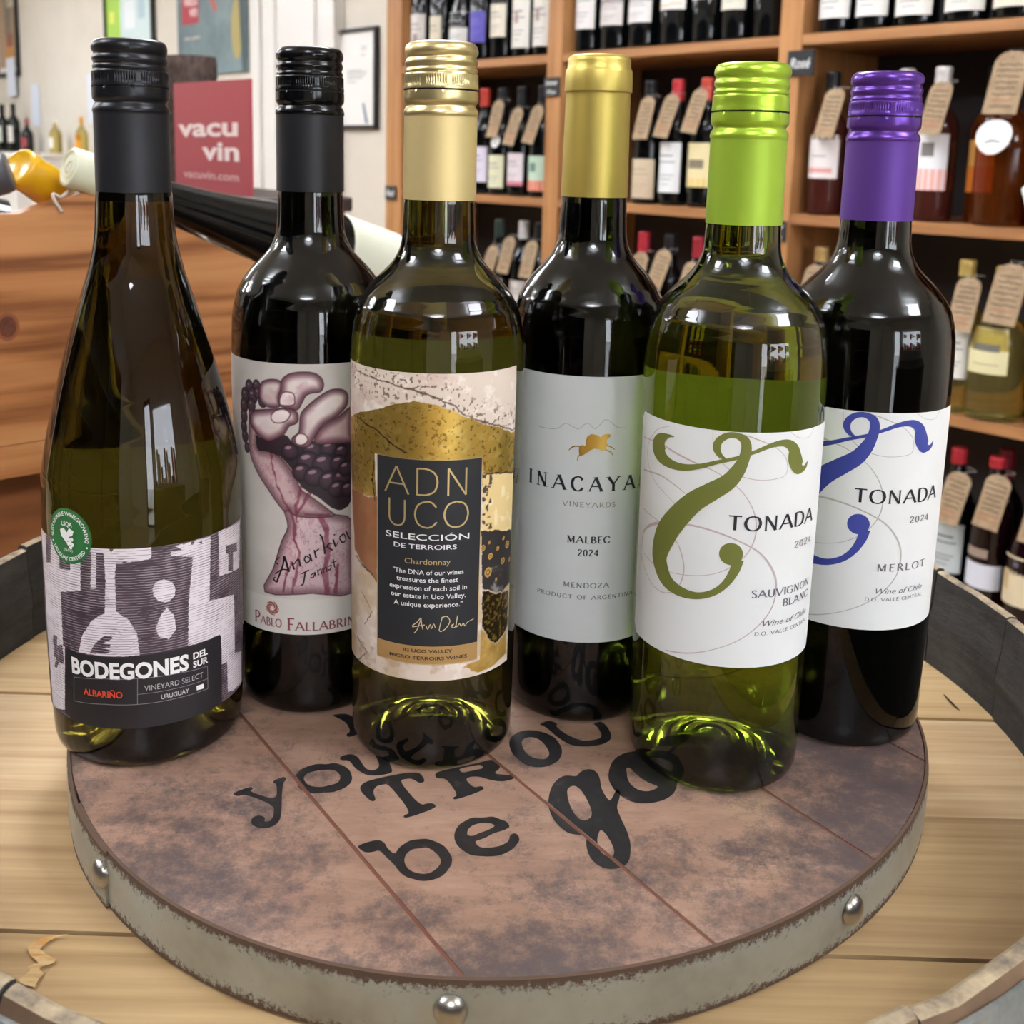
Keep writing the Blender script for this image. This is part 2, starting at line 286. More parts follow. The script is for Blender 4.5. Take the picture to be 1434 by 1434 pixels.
ART={'SW':[[(-22.4,148.2,0.23),(-25.5,147.7,1.38),(-29.1,145.6,3.84),(-30.6,142.0,5.39),(-28.7,138.7,4.78),(-23.8,136.8,3.55),(-17.5,136.7,2.62),(-10.8,138.4,1.85),(-4.0,141.1,1.39),(3.4,143.5,1.31),(10.0,146.2,1.38),(16.2,148.7,1.84),(21.8,149.2,2.76),(25.6,146.8,3.53),(27.1,142.3,4.77),(29.7,138.2,3.85),(32.8,138.1,1.54),(34.5,140.4,0.23)],[(-1.0,142.3,0.77),(-3.6,144.2,2.0),(-4.7,147.0,2.77),(-3.7,149.9,2.61),(-0.8,152.0,2.3),(2.5,152.2,2.3),(5.4,150.5,3.22),(6.3,147.2,3.69),(5.5,142.8,4.0),(3.6,138.3,5.09),(0.1,133.4,6.03),(-6.0,128.7,6.81),(-12.5,123.5,7.29),(-19.1,115.6,7.78),(-24.4,107.4,7.65),(-27.4,98.0,5.95),(-25.6,91.7,5.66),(-21.8,87.4,5.04),(-15.5,85.3,3.94),(-8.7,85.4,2.68),(-2.5,88.0,2.52),(1.9,92.3,2.83),(4.8,97.8,3.6),(5.8,102.4,4.38)]],'BULB':[(3.1,104.5,9.07)],'CURL':[[(-43.7,142.7,0.38),(-30.5,143.6,0.69),(-20.6,141.5,0.92),(-11.7,139.2,0.77),(-5.3,137.4,0.46),(0.2,134.4,0.39),(5.7,130.0,0.39),(10.0,123.7,0.47),(12.0,117.2,0.54),(11.7,110.7,0.55),(8.9,104.5,0.47),(3.8,99.4,0.39),(-2.9,95.6,0.31),(-10.8,93.4,0.31),(-20.6,92.1,0.31),(-30.8,92.5,0.31),(-38.1,94.2,0.31)],[(-41.9,129.2,0.77),(-29.6,130.6,0.7),(-21.8,128.9,0.54),(-16.0,126.2,0.39)],[(-40.8,99.3,0.39),(-38.1,104.6,1.09),(-30.7,109.6,1.56),(-20.8,112.8,1.25),(-11.9,113.9,0.93),(-2.3,112.7,0.78),(7.0,109.4,0.7),(14.5,104.9,0.78),(20.2,97.9,0.94),(22.5,91.0,0.86),(21.5,82.7,0.63),(16.7,75.7,0.55),(8.8,69.2,0.48),(-1.1,64.1,0.4),(-11.5,60.2,0.56),(-21.6,58.2,0.56)],[(-40.0,113.0,0.39),(-27.1,110.8,0.39),(-19.5,106.3,0.47),(-15.9,99.7,0.63),(-15.1,93.2,0.63),(-17.4,86.6,0.47),(-23.1,82.5,0.39),(-30.2,83.2,0.39),(-36.6,87.8,0.39),(-41.3,93.8,0.39),(-39.8,100.5,0.39)],[(-24.2,152.1,0.23),(-32.2,148.6,0.31),(-38.3,141.2,0.39),(-38.2,134.5,0.31),(-33.5,128.2,0.31),(-25.6,123.8,0.31),(-20.3,121.0,0.31)],[(-6.5,152.8,0.23),(-5.8,147.3,0.31),(-2.5,141.3,0.31),(3.0,137.0,0.39),(10.8,134.9,0.31),(19.0,135.1,0.31),(23.2,136.8,0.31),(22.9,142.4,0.31),(18.0,147.5,0.31),(9.7,151.2,0.54),(5.1,152.6,0.61)],[(23.8,153.5,0.23),(28.1,150.8,0.23),(34.1,150.2,0.23),(37.3,153.3,0.23)]],'MTN':[(-22.0,138.5),(-14.9,138.4),(-11.4,139.5),(-8.3,141.9),(-3.2,139.5),(-0.7,141.6),(1.5,142.5),(4.4,139.9),(8.3,144.1),(11.2,143.1),(14.3,140.6),(18.4,140.0)],'HORSE':[[(-2.2,131.8),(-1.1,132.6),(0.7,132.3),(0.5,134.6),(1.3,136.7),(2.9,137.7),(5.1,137.4),(7.0,136.2),(7.9,137.4),(9.4,137.7),(11.3,137.5),(11.7,136.7),(10.2,135.8),(9.7,134.7),(10.0,133.0),(9.5,130.9),(8.0,130.2),(6.1,131.0),(4.2,131.1),(2.5,130.3),(0.5,128.7),(-0.9,127.7),(-2.1,128.2),(-2.4,129.9)]],'HLEG':[[(-1.9,131.9,0.54),(-4.0,131.9,0.54),(-5.4,131.2,0.54),(-6.8,129.8,0.36)],[(-1.1,128.4,0.81),(-2.5,127.3,0.54),(-2.9,125.4,0.36)],[(9.6,132.8,0.63),(11.8,131.8,0.54),(13.6,130.6,0.36)],[(8.9,130.9,0.63),(11.9,129.4,0.54),(12.7,128.0,0.36)]],'W1':{'w':[[(-59.4,97.9),(-45.4,99.0),(-30.6,100.0),(-26.6,96.9),(-27.4,78.7),(-38.9,75.8),(-38.9,52.3),(-37.7,52.0),(-40.8,22.6),(-54.5,18.7),(-55.9,77.0)],[(-22.1,97.9),(-5.4,97.9),(2.2,97.8),(2.1,93.1),(-2.2,92.2),(-11.5,92.0),(-12.2,86.0),(-12.2,71.1),(-7.2,67.3),(-4.4,61.4),(-3.6,52.0),(-29.7,51.6),(-27.6,59.2),(-22.6,66.6),(-16.9,70.4),(-16.1,84.0),(-16.3,95.1),(-16.9,96.0),(-19.5,95.8),(-20.3,80.5),(-22.7,80.2),(-21.7,92.9)],[(7.6,71.0),(10.4,66.8),(11.0,60.9),(8.0,57.3),(4.1,59.0),(2.9,63.0),(4.8,67.9)],[(11.7,96.8),(27.9,97.3),(26.5,68.9),(42.7,65.8),(43.3,38.0),(51.9,34.9),(52.2,20.0),(41.3,21.3),(37.3,22.8),(36.8,36.9),(32.3,37.8),(31.4,51.8),(15.9,52.2),(16.6,71.0),(18.9,89.5),(18.3,90.6),(9.8,92.9),(9.7,94.8),(14.4,94.3)],[(32.4,97.6),(51.5,96.2),(49.4,75.2),(32.4,77.8)],[(11.2,77.6),(10.8,75.8),(9.7,74.4),(8.2,73.6),(6.5,73.6),(4.8,74.2),(3.4,75.5),(2.4,77.2),(2.2,79.1),(2.5,80.9),(3.5,82.4),(5.0,83.2),(6.7,83.3),(8.5,82.6),(9.9,81.3),(10.9,79.5)]],'k':[[(-50.6,97.3),(-44.9,97.7),(-46.0,86.3),(-51.3,84.9)],[(-38.7,91.3),(-32.1,92.3),(-32.4,86.6),(-39.1,85.6)],[(-24.3,52.1),(-22.0,56.3),(-18.1,60.0),(-14.4,60.9),(-14.2,59.3),(-18.2,57.1),(-15.0,56.7),(-15.0,55.6),(-18.2,55.2),(-14.2,54.0),(-17.4,52.7)],[(36.9,89.8),(46.7,87.8),(47.0,83.7),(42.8,84.7),(42.5,76.4),(38.5,77.9),(38.8,85.7),(36.8,86.4)],[(-46.7,54.5),(-43.2,55.0),(-43.8,50.6),(-39.6,52.4),(-39.1,46.7),(-39.5,43.7),(-43.2,43.4),(-45.3,39.9),(-48.0,39.6),(-45.4,44.6),(-48.4,44.4),(-46.5,49.1),(-47.9,50.6)],[(-13.9,98.0),(-13.2,97.4),(-12.3,98.0),(-12.6,96.9),(-13.3,96.3),(-13.9,96.9)],[(18.3,97.0),(19.3,97.2),(20.0,96.2),(19.0,95.5),(18.2,96.1)],[(21.8,95.9),(23.4,96.5),(23.5,94.5)]],'band':[[(-37.7,52.0),(-29.2,51.0),(-3.4,51.8),(16.1,52.1),(31.7,51.7),(32.7,50.8),(32.7,21.4),(9.9,20.9),(-11.5,21.9),(-27.3,21.2),(-40.9,21.3)]]},'BOX':[[(-33.1,39.9,0.18),(-18.0,41.7,0.18),(-4.8,41.8,0.18),(10.3,41.4,0.18),(24.8,40.1,0.18)],[(-34.0,29.0,0.18),(-18.5,30.3,0.18),(-5.2,30.3,0.18),(10.1,30.3,0.18),(24.9,29.8,0.18)],[(-33.1,39.9,0.18),(-34.0,29.0,0.18)],[(-4.8,41.8,0.18),(-5.2,30.3,0.18)],[(24.8,40.1,0.18),(24.9,29.8,0.18)],[(-5.1,34.8,0.18),(10.2,34.8,0.18),(24.8,34.4,0.18)]],'FLAG':[(19.3,33.1),(22.7,32.9),(22.8,30.7),(19.4,31.1)],'VINE':[[(-37.2,101.0),(-34.1,102.6),(-31.8,104.2),(-31.4,102.6),(-28.8,102.8),(-30.0,101.0),(-31.5,100.3),(-33.8,97.5),(-35.4,97.9),(-36.3,98.8)],[(-34.3,99.7),(-31.5,100.7),(-30.1,99.1),(-31.4,96.1),(-33.2,97.2)]],'GRAPE':[(-30.7,153.0,1.99),(-26.0,154.2,1.62),(-34.0,148.7,2.17),(-28.7,149.1,2.35),(-35.0,143.7,2.17),(-29.6,144.7,1.99),(-35.2,138.9,2.0),(-35.4,134.0,1.82),(-34.7,129.8,1.82),(-33.2,124.8,1.46),(-25.4,150.9,1.63),(-22.6,147.6,1.81),(-9.6,126.0,3.83),(0.2,126.6,4.1),(7.6,127.2,3.64),(13.4,125.2,3.28),(-1.7,121.4,5.02),(5.2,120.2,5.02),(12.0,120.1,3.84),(-4.5,116.7,4.11),(1.1,114.7,4.57),(7.6,112.4,4.58),(13.5,112.7,4.39),(15.5,117.2,3.66),(11.5,108.1,4.13),(16.6,107.3,3.67)],'STREAK':[[(-18.6,124.3,0.73),(-17.6,117.8,0.91),(-15.7,110.3,0.92),(-12.7,103.8,1.1),(-9.4,98.2,1.29),(-7.5,92.5,1.11),(-8.0,85.6,1.11),(-5.2,79.8,1.11),(-6.2,73.9,1.3),(-8.2,66.9,1.12),(-8.8,60.4,0.93)],[(-4.5,110.0,1.47),(-7.4,101.2,0.92),(-6.5,93.5,0.74)],[(3.8,96.2,1.84),(6.6,89.1,2.4),(7.1,79.2,2.41),(5.6,69.5,2.6),(6.6,59.9,2.43)],[(-9.6,74.7,0.93),(-12.7,66.6,0.93),(-13.8,60.5,0.93)],[(-2.8,97.4,0.92),(7.6,96.4,1.11)],[(-0.8,107.1,1.65),(-6.5,98.3,1.29)],[(11.5,72.7,1.3),(10.6,59.4,1.68)]],'ANAR':[[(-16.7,64.6,0.84),(-13.4,73.4,0.84),(-12.8,77.4,1.02),(-10.6,70.2,1.12)],[(-17.4,68.5,0.56),(-14.2,70.9,0.65),(-11.1,71.2,0.56)],[(-15.1,76.7,0.37),(-17.3,74.4,0.56),(-15.7,73.2,0.56)],[(-16.7,64.6,0.84),(-18.2,65.9,0.74),(-17.4,67.0,0.47)],[(-9.1,74.8,0.84),(-8.2,71.4,0.84)],[(-8.4,73.8,0.46),(-6.2,76.4,0.74),(-5.3,72.9,0.84)],[(-3.6,76.4,0.74),(-2.7,77.9,0.65),(-1.0,76.4,0.56),(-2.4,74.7,0.74),(-3.6,76.4,0.65)],[(-1.2,78.8,0.74),(-0.1,75.3,0.74)],[(0.9,80.7,0.83),(1.8,76.7,0.83)],[(1.4,79.7,0.46),(3.0,81.1,0.74)],[(3.5,87.9,0.83),(4.7,85.4,0.83),(5.8,78.4,0.83)],[(5.5,80.9,0.46),(7.6,83.1,0.74),(9.0,83.0,0.46)],[(6.6,81.8,0.65),(9.3,79.8,0.74)],[(9.5,84.9,0.83),(10.7,81.2,0.83)],[(10.0,87.3,0.83),(10.2,86.7,0.83)],[(10.7,81.2,0.46),(12.0,83.5,0.46)],[(12.5,85.4,0.74),(14.6,86.6,0.65),(15.7,83.9,0.55),(14.1,82.7,0.74),(12.5,84.9,0.65)],[(15.7,87.9,0.74),(17.6,84.0,0.74),(19.5,84.6,0.37)]],'TANN':[[(-4.8,69.5,0.56),(-1.5,71.4,0.65)],[(-3.1,70.5,0.74),(-4.1,65.0,0.74),(-5.3,64.0,0.47)],[(-0.6,68.9,0.56),(0.9,69.9,0.46),(0.4,67.7,0.56),(-0.9,67.9,0.56)],[(1.1,70.3,0.56),(1.6,68.0,0.56)],[(2.3,71.3,0.56),(2.8,68.6,0.56)],[(2.6,70.2,0.37),(3.7,71.6,0.46),(4.2,69.1,0.56)],[(4.7,71.8,0.56),(5.2,69.5,0.56)],[(5.0,71.0,0.37),(6.1,72.2,0.46),(6.6,69.9,0.56)],[(7.4,72.3,0.56),(8.6,72.9,0.46),(8.1,70.7,0.56),(7.1,71.1,0.46)],[(9.5,75.5,0.65),(10.3,71.4,0.56)],[(8.8,73.9,0.46),(11.5,74.5,0.46)]],'SIG':[[(-8.6,66.0,0.2),(-6.5,67.8,0.2),(-5.0,69.6,0.3),(-6.5,64.6,0.31),(-7.8,62.8,0.2)],[(-5.0,69.6,0.2),(-4.7,66.9,0.3),(-4.2,64.7,0.2)],[(-8.6,65.4,0.2),(-3.4,66.7,0.3)],[(-2.9,66.4,0.2),(-2.2,64.8,0.31),(-1.2,67.0,0.2),(-0.7,65.1,0.2),(0.2,67.2,0.2),(0.9,65.4,0.2)],[(3.7,70.2,0.3),(2.5,64.3,0.31),(4.8,64.7,0.2),(6.8,67.9,0.3),(5.5,70.3,0.2),(3.2,69.7,0.2)],[(7.1,65.9,0.2),(8.4,66.8,0.2),(7.7,65.4,0.2),(9.2,65.5,0.2),(10.0,70.3,0.3),(9.5,65.4,0.2),(10.9,66.6,0.2),(11.6,65.4,0.2),(12.6,66.6,0.2),(13.3,65.2,0.2),(14.4,66.7,0.2),(17.2,67.7,0.2)]],'R3':{'gold':[(-54.2,145.0),(-29.7,153.7),(-8.5,160.5),(-0.7,158.8),(6.2,156.3),(14.5,151.8),(39.7,142.9),(41.2,125.4),(19.7,129.0),(19.4,136.3),(-26.7,136.1),(-26.0,117.9),(-33.1,117.3),(-46.2,115.6)],'rust':[(-47.2,115.3),(-25.3,118.1),(-25.3,81.7),(-42.8,90.4)],'dark':[(19.8,105.2),(39.3,100.8),(40.4,77.1),(33.4,75.1),(21.2,79.7)],'foil2':[(21.2,78.6),(38.9,73.2),(38.8,57.4),(29.3,53.1),(21.8,62.0)],'foil3':[(21.1,62.2),(29.3,52.5),(37.8,55.6),(39.0,45.4),(19.9,42.5),(12.7,47.4),(20.9,48.9)],'cream':[(19.7,129.0),(39.9,125.2),(40.6,100.4),(20.4,105.1)]},'CRACK':[[(-39.3,168.4,0.29),(-24.1,166.9,0.49),(-12.6,165.2,0.49),(-5.6,163.2,0.59),(4.2,159.9,0.39),(14.5,152.3,0.49),(39.6,144.0,0.49)],[(-39.2,148.6,0.49),(-25.3,146.3,0.49),(-17.9,141.8,0.59),(-11.9,138.7,0.49)],[(19.7,129.0,0.3),(27.6,128.1,0.4),(41.2,125.4,0.5)],[(-27.4,132.3,0.3),(-28.2,123.8,0.4),(-26.7,116.7,0.4)],[(-41.2,87.6,0.5),(-29.8,84.8,0.5),(-25.3,81.7,0.4)],[(-40.2,52.1,0.41),(-31.6,48.8,0.41),(-40.4,40.6,0.31)],[(-35.3,74.2,0.3),(-28.2,67.7,0.3),(-33.4,60.4,0.31)]],'CIRC':[(24.0,86.4,2.02),(25.0,93.2,1.31),(21.1,97.5,1.21),(24.2,99.3,0.8),(29.3,95.5,0.9),(36.2,95.2,1.61),(33.0,89.0,1.41),(38.5,87.8,0.91),(33.0,98.9,0.8),(28.8,82.1,0.71)],'FIST':{'palm':[(-31.1,141.6),(-28.2,142.8),(-18.8,143.3),(-24.6,134.0),(-26.1,126.1),(-19.1,125.2),(-13.0,122.0),(-7.3,114.7),(-5.0,109.0),(0.1,105.1),(7.6,98.8),(9.5,95.7),(-6.5,96.4),(-10.3,99.1),(-13.1,98.9),(-20.5,107.7),(-27.6,116.2),(-31.6,125.1)],'wrist':[(-12.8,99.0),(-9.3,99.7),(1.9,99.2),(9.5,96.6),(18.9,92.2),(19.0,75.3),(19.1,57.6),(-0.1,60.2),(-23.3,58.9),(-18.4,70.8),(-14.0,84.2),(-10.9,91.3)],'F1':[(-24.2,153.9),(-22.4,156.5),(-17.5,157.9),(-13.5,157.3),(-12.6,154.6),(-14.1,150.2),(-13.6,146.5),(-17.2,145.3),(-21.5,145.8),(-24.3,148.7)],'F2':[(-13.6,153.1),(-13.0,157.8),(-9.7,160.7),(-4.2,161.8),(1.2,161.3),(4.4,158.9),(5.3,155.6),(3.9,152.9),(0.3,152.5),(-2.4,151.2),(-4.2,147.9),(-6.1,145.0),(-9.8,145.4),(-14.1,146.5),(-14.8,150.2)],'F3':[(-30.4,140.2),(-27.6,142.6),(-18.8,144.4),(-11.7,145.3),(-7.0,144.5),(-5.8,141.8),(-6.6,138.9),(-9.9,137.4),(-12.6,133.4),(-19.0,130.0),(-23.5,130.8),(-27.8,133.5),(-30.5,136.4)],'F5':[(3.0,135.6),(6.7,138.7),(12.4,141.5),(17.5,144.8),(18.6,141.8),(18.6,136.0),(18.7,129.3),(15.5,128.8),(9.5,129.4),(3.9,129.4),(1.1,130.9)],'F4':[(-5.2,137.5),(-4.7,142.7),(-2.4,146.0),(3.0,150.6),(8.6,153.6),(13.9,153.2),(16.4,150.6),(15.9,145.9),(11.4,141.6),(5.8,138.7),(3.0,135.6),(0.2,130.9),(-1.2,128.6),(-4.8,128.1),(-8.1,129.9),(-8.5,132.2),(-5.7,134.7)],'N2':[(-14.1,149.3),(-12.8,152.2),(-10.2,152.8),(-7.7,152.0),(-7.2,149.2),(-7.9,147.0),(-13.6,146.7)],'N3':[(-18.3,141.9),(-16.2,144.0),(-12.2,145.0),(-9.4,143.5),(-9.9,141.1),(-12.3,139.1),(-16.3,138.5),(-18.3,140.0)],'N4':[(-7.3,132.3),(-5.7,134.2),(-3.0,134.0),(-1.6,131.9),(-2.4,130.0),(-4.8,129.0),(-7.0,129.9)],'hol':[(-27.2,131.7),(-19.0,130.0),(-11.9,133.5),(-8.1,129.9),(-4.4,128.1),(0.2,129.0),(18.7,129.3),(18.8,103.0),(11.5,98.3),(2.9,105.0),(-4.5,110.0),(-9.2,118.4),(-14.9,123.8),(-21.3,124.9),(-26.1,125.2)]}}
TRAYTXT={'y':[[(-0.0972,0.3939),(-0.0906,0.3989),(-0.0892,0.3973),(-0.0905,0.3953),(-0.0784,0.3898),(-0.0802,0.4006),(-0.0822,0.4017),(-0.082,0.4037),(-0.0785,0.4064),(-0.077,0.4049),(-0.0781,0.4007),(-0.0746,0.3808),(-0.0747,0.3753),(-0.0774,0.3719),(-0.082,0.3717),(-0.0852,0.3742),(-0.0857,0.3782),(-0.0831,0.38),(-0.0803,0.3784),(-0.0805,0.3757),(-0.0782,0.3762),(-0.0775,0.3796),(-0.0786,0.3863),(-0.0915,0.3934),(-0.0946,0.3916)]],'o':[[(-0.0736,0.405),(-0.0736,0.4091),(-0.0722,0.4122),(-0.069,0.415),(-0.0656,0.4164),(-0.0622,0.416),(-0.0591,0.4175),(-0.0551,0.4155),(-0.052,0.4125),(-0.05,0.4067),(-0.0502,0.4025),(-0.0522,0.3992),(-0.0567,0.3959),(-0.0609,0.3957),(-0.0643,0.3946),(-0.0678,0.3962),(-0.0705,0.3978),(-0.0721,0.4016)],[(-0.0702,0.4052),(-0.0698,0.408),(-0.0682,0.4098),(-0.0655,0.4112),(-0.0627,0.4118),(-0.0598,0.4122),(-0.0571,0.411),(-0.0552,0.4078),(-0.055,0.404),(-0.0568,0.4017),(-0.0595,0.4006),(-0.0615,0.3996),(-0.0644,0.3995),(-0.0674,0.4006),(-0.0688,0.4025)]],'u':[[(-0.0576,0.4213),(-0.0554,0.4235),(-0.0525,0.4244),(-0.0497,0.4224),(-0.0472,0.4172),(-0.0452,0.4133),(-0.0429,0.4121),(-0.0408,0.413),(-0.0396,0.4161),(-0.0424,0.424),(-0.0446,0.4281),(-0.0426,0.4309),(-0.0394,0.4291),(-0.0363,0.4202),(-0.0339,0.4125),(-0.0343,0.4106),(-0.0382,0.4089),(-0.0418,0.4083),(-0.0448,0.4089),(-0.0496,0.4131),(-0.0529,0.4196),(-0.0563,0.4192)]],'T':[[(-0.047,0.3994),(-0.0436,0.4052),(-0.0232,0.4131),(-0.0195,0.4054),(-0.0219,0.4035),(-0.0247,0.4064),(-0.0264,0.4071),(-0.0309,0.4054),(-0.0209,0.3885),(-0.0176,0.3902),(-0.0152,0.3899),(-0.0142,0.3871),(-0.0258,0.3797),(-0.0273,0.3814),(-0.0241,0.3838),(-0.0347,0.4028),(-0.0375,0.402),(-0.0396,0.4009),(-0.0406,0.3972),(-0.0386,0.3913),(-0.0406,0.3901)]],'R':[[(-0.0161,0.4098),(-0.0151,0.4124),(-0.0064,0.4161),(0.0025,0.4199),(0.0077,0.4228),(0.0107,0.4202),(0.0116,0.4161),(0.0084,0.4118),(0.0149,0.411),(0.0174,0.4119),(0.018,0.4096),(0.0156,0.4075),(0.0112,0.4061),(0.0069,0.4072),(0.0028,0.4095),(-0.0011,0.4094),(-0.0033,0.4073),(0.0004,0.4012),(0.0037,0.403),(0.0049,0.4001),(-0.0069,0.3925),(-0.0083,0.3939),(-0.0059,0.3961),(-0.0112,0.4077),(-0.0149,0.4073)],[(-0.0045,0.4118),(-0.0012,0.4135),(0.0032,0.4152),(0.0043,0.4163),(0.0032,0.4184),(-0.0005,0.4172),(-0.0064,0.4148)]],'O':[[(0.0154,0.4361),(0.0166,0.4411),(0.0196,0.445),(0.0236,0.4472),(0.0283,0.4468),(0.0329,0.4447),(0.0366,0.4407),(0.0388,0.4328),(0.0384,0.4273),(0.0361,0.4218),(0.0306,0.4176),(0.0262,0.4172),(0.0218,0.4191),(0.0178,0.4251),(0.0161,0.4305)],[(0.0209,0.4363),(0.0222,0.4398),(0.0249,0.4414),(0.028,0.4404),(0.0306,0.4373),(0.0326,0.4312),(0.033,0.4271),(0.031,0.4237),(0.028,0.4236),(0.0247,0.4254),(0.0222,0.4294)]],'U':[[(0.0293,0.4523),(0.0343,0.4562),(0.0382,0.4533),(0.0372,0.4508),(0.0408,0.445),(0.0459,0.4402),(0.0489,0.4389),(0.0528,0.4397),(0.0566,0.4416),(0.0575,0.4445),(0.0563,0.451),(0.0542,0.454),(0.0584,0.4563),(0.0608,0.4518),(0.0619,0.4447),(0.0612,0.4409),(0.058,0.437),(0.0515,0.4345),(0.0461,0.4343),(0.0421,0.4358),(0.0374,0.4413),(0.0343,0.4471),(0.0321,0.4506)]],'r':[[(-0.0661,0.4565),(-0.0592,0.4584),(-0.0546,0.4539),(-0.0523,0.4464),(-0.0518,0.44),(-0.0557,0.4375),(-0.0571,0.44),(-0.0553,0.4427),(-0.0585,0.4507),(-0.0635,0.4545)]],'b':[[(-0.0431,0.3622),(-0.0392,0.3648),(-0.0354,0.3664),(-0.0329,0.365),(-0.0312,0.361),(-0.0283,0.3579),(-0.0271,0.3621),(-0.0235,0.3664),(-0.0203,0.3671),(-0.017,0.3677),(-0.013,0.3657),(-0.01,0.3634),(-0.0072,0.3578),(-0.0069,0.3538),(-0.0082,0.3499),(-0.0102,0.3464),(-0.0138,0.3441),(-0.0175,0.3434),(-0.0207,0.3446),(-0.0233,0.3456),(-0.026,0.3484),(-0.0276,0.3516),(-0.0311,0.356),(-0.0341,0.3603),(-0.0372,0.3588),(-0.0398,0.3587)],[(-0.0247,0.3552),(-0.024,0.3588),(-0.0219,0.3613),(-0.019,0.3618),(-0.0167,0.3625),(-0.0143,0.3606),(-0.0119,0.3576),(-0.0109,0.3541),(-0.0123,0.3508),(-0.0144,0.3482),(-0.0171,0.3473),(-0.0199,0.348),(-0.022,0.3491),(-0.024,0.3519)]],'e':[[(-0.0067,0.368),(-0.0066,0.3723),(-0.0051,0.3767),(-0.0024,0.3794),(-0.0,0.3815),(0.0041,0.3814),(0.0082,0.3825),(0.0112,0.3804),(0.0134,0.3795),(0.0149,0.3759),(0.0122,0.3736),(0.0081,0.3717),(0.0048,0.3685),(0.0009,0.3666),(0.0029,0.3632),(0.0061,0.3627),(0.0107,0.3641),(0.0141,0.3671),(0.0145,0.3709),(0.0164,0.3723),(0.0177,0.371),(0.0183,0.3679),(0.0166,0.3643),(0.0146,0.3614),(0.0107,0.3588),(0.0068,0.3579),(0.0029,0.3581),(-0.0003,0.3584),(-0.003,0.361),(-0.0054,0.3639)],[(-0.0019,0.3703),(-0.0015,0.3742),(0.0007,0.3769),(0.0041,0.3783),(0.0075,0.378),(0.0092,0.3763),(0.0061,0.3736),(0.0025,0.3715),(0.0004,0.3696)]],'g':[[(0.0302,0.3915),(0.0309,0.3963),(0.0318,0.4012),(0.0336,0.4062),(0.0361,0.41),(0.0391,0.412),(0.0434,0.4111),(0.0449,0.4142),(0.0476,0.4167),(0.0506,0.4168),(0.0525,0.414),(0.0531,0.4094),(0.0528,0.4032),(0.054,0.3976),(0.0554,0.3937),(0.0579,0.3997),(0.0593,0.4034),(0.0605,0.401),(0.0596,0.3962),(0.0575,0.3902),(0.0586,0.3823),(0.0599,0.3747),(0.0603,0.3683),(0.0596,0.3621),(0.0583,0.3571),(0.056,0.354),(0.0526,0.3524),(0.0494,0.3523),(0.0464,0.3543),(0.0442,0.358),(0.0433,0.3626),(0.0433,0.3677),(0.0442,0.372),(0.0409,0.3718),(0.0369,0.3728),(0.0345,0.3759),(0.0324,0.3798),(0.0309,0.3847)],[(0.0386,0.4014),(0.0403,0.4039),(0.0422,0.4045),(0.0441,0.4021),(0.0455,0.398),(0.0467,0.3926),(0.0475,0.3871),(0.0469,0.3834),(0.0448,0.3811),(0.0423,0.3813),(0.0406,0.3846),(0.0392,0.3895),(0.0385,0.3954)],[(0.0497,0.376),(0.0513,0.3733),(0.0526,0.3691),(0.0535,0.3643),(0.0533,0.3609),(0.0519,0.3594),(0.0498,0.3598),(0.0483,0.3621),(0.0476,0.3658),(0.0478,0.3704)]],'O2':[[(0.0564,0.4096),(0.0577,0.4173),(0.0598,0.4233),(0.0627,0.4274),(0.0664,0.4303),(0.0712,0.4319),(0.0757,0.4315),(0.0798,0.4284),(0.0829,0.4242),(0.0849,0.4184),(0.0856,0.412),(0.0846,0.4056),(0.0822,0.4002),(0.0783,0.3962),(0.0729,0.3936),(0.0672,0.3929),(0.0632,0.3947),(0.0601,0.3979),(0.0578,0.4026)],[(0.0649,0.415),(0.0651,0.4182),(0.0667,0.4187),(0.0681,0.4151),(0.0704,0.4106),(0.0736,0.4072),(0.0769,0.4053),(0.0746,0.4028),(0.0713,0.4014),(0.0678,0.4025),(0.0654,0.4061),(0.0646,0.4104)]]}
# ------------------------------------------------------------------ shared materials
PINE = dict(c1='8c5c33', c2='b07c4c', c3='c4935f')
M_SHELF_H = wood('shelf_pine', '8a5c36', 'a57449', 'b58455', (2.2, 30, 30), .5, .07)
M_SHELF_V = wood('shelf_pine_upright', '8a5c36', 'a97748', 'b98656', (30, 30, 2.2), .5, .07)
M_BACK = mat('black_back_board', '3c393a', .75)
M_WALL = noisy('cream_wall_paint', [(.3, 'cfc8bc'), (.6, 'd6d0c4')], (3, 3, 3), .85, bstr=.05)
M_WHITE = mat('white_gloss_paint', 'd9d7d3', .35)
M_CEIL = mat('ceiling_paint', 'eeeeec', .9)
M_FLOOR = wood('floor_boards', 'b09878', 'c4ad8c', 'd0bc9e', (1.5, 14, 14), .4, .1)
M_DARKWOOD = wood('dark_stained_wood', '1c1310', '2a1d17', '33241c', (3, 20, 20), .45, .08)
M_BLACK = mat('black_painted', '17171a', .4)
M_PAPER = mat('white_paper', 'e4e3e0', .7)

# ------------------------------------------------------------------ the room
def room(name, x0, x1, y0, y1, z0, z1, m):
    o = box(name, x0, x1, y0, y1, z0, z1, m); o.matrix_world = RM; o['kind'] = 'structure'; return o
XL, XR, YW, YO = -6.8, 4.3, .36, -4.3
room('floor', XL, XR, YO, YW, FLOOR-.1, FLOOR, M_FLOOR)
room('ceiling', XL, XR, YO, YW, CEIL, CEIL+.1, M_CEIL)
room('wall_right', XL-.1, XR+.1, YW, YW+.12, FLOOR, CEIL, M_WALL)
room('wall_left', XL-.1, XR+.1, YO-.12, YO, FLOOR, CEIL, M_WALL)
room('wall_far', XL-.12, XL, YO, YW, FLOOR, CEIL, M_WALL)
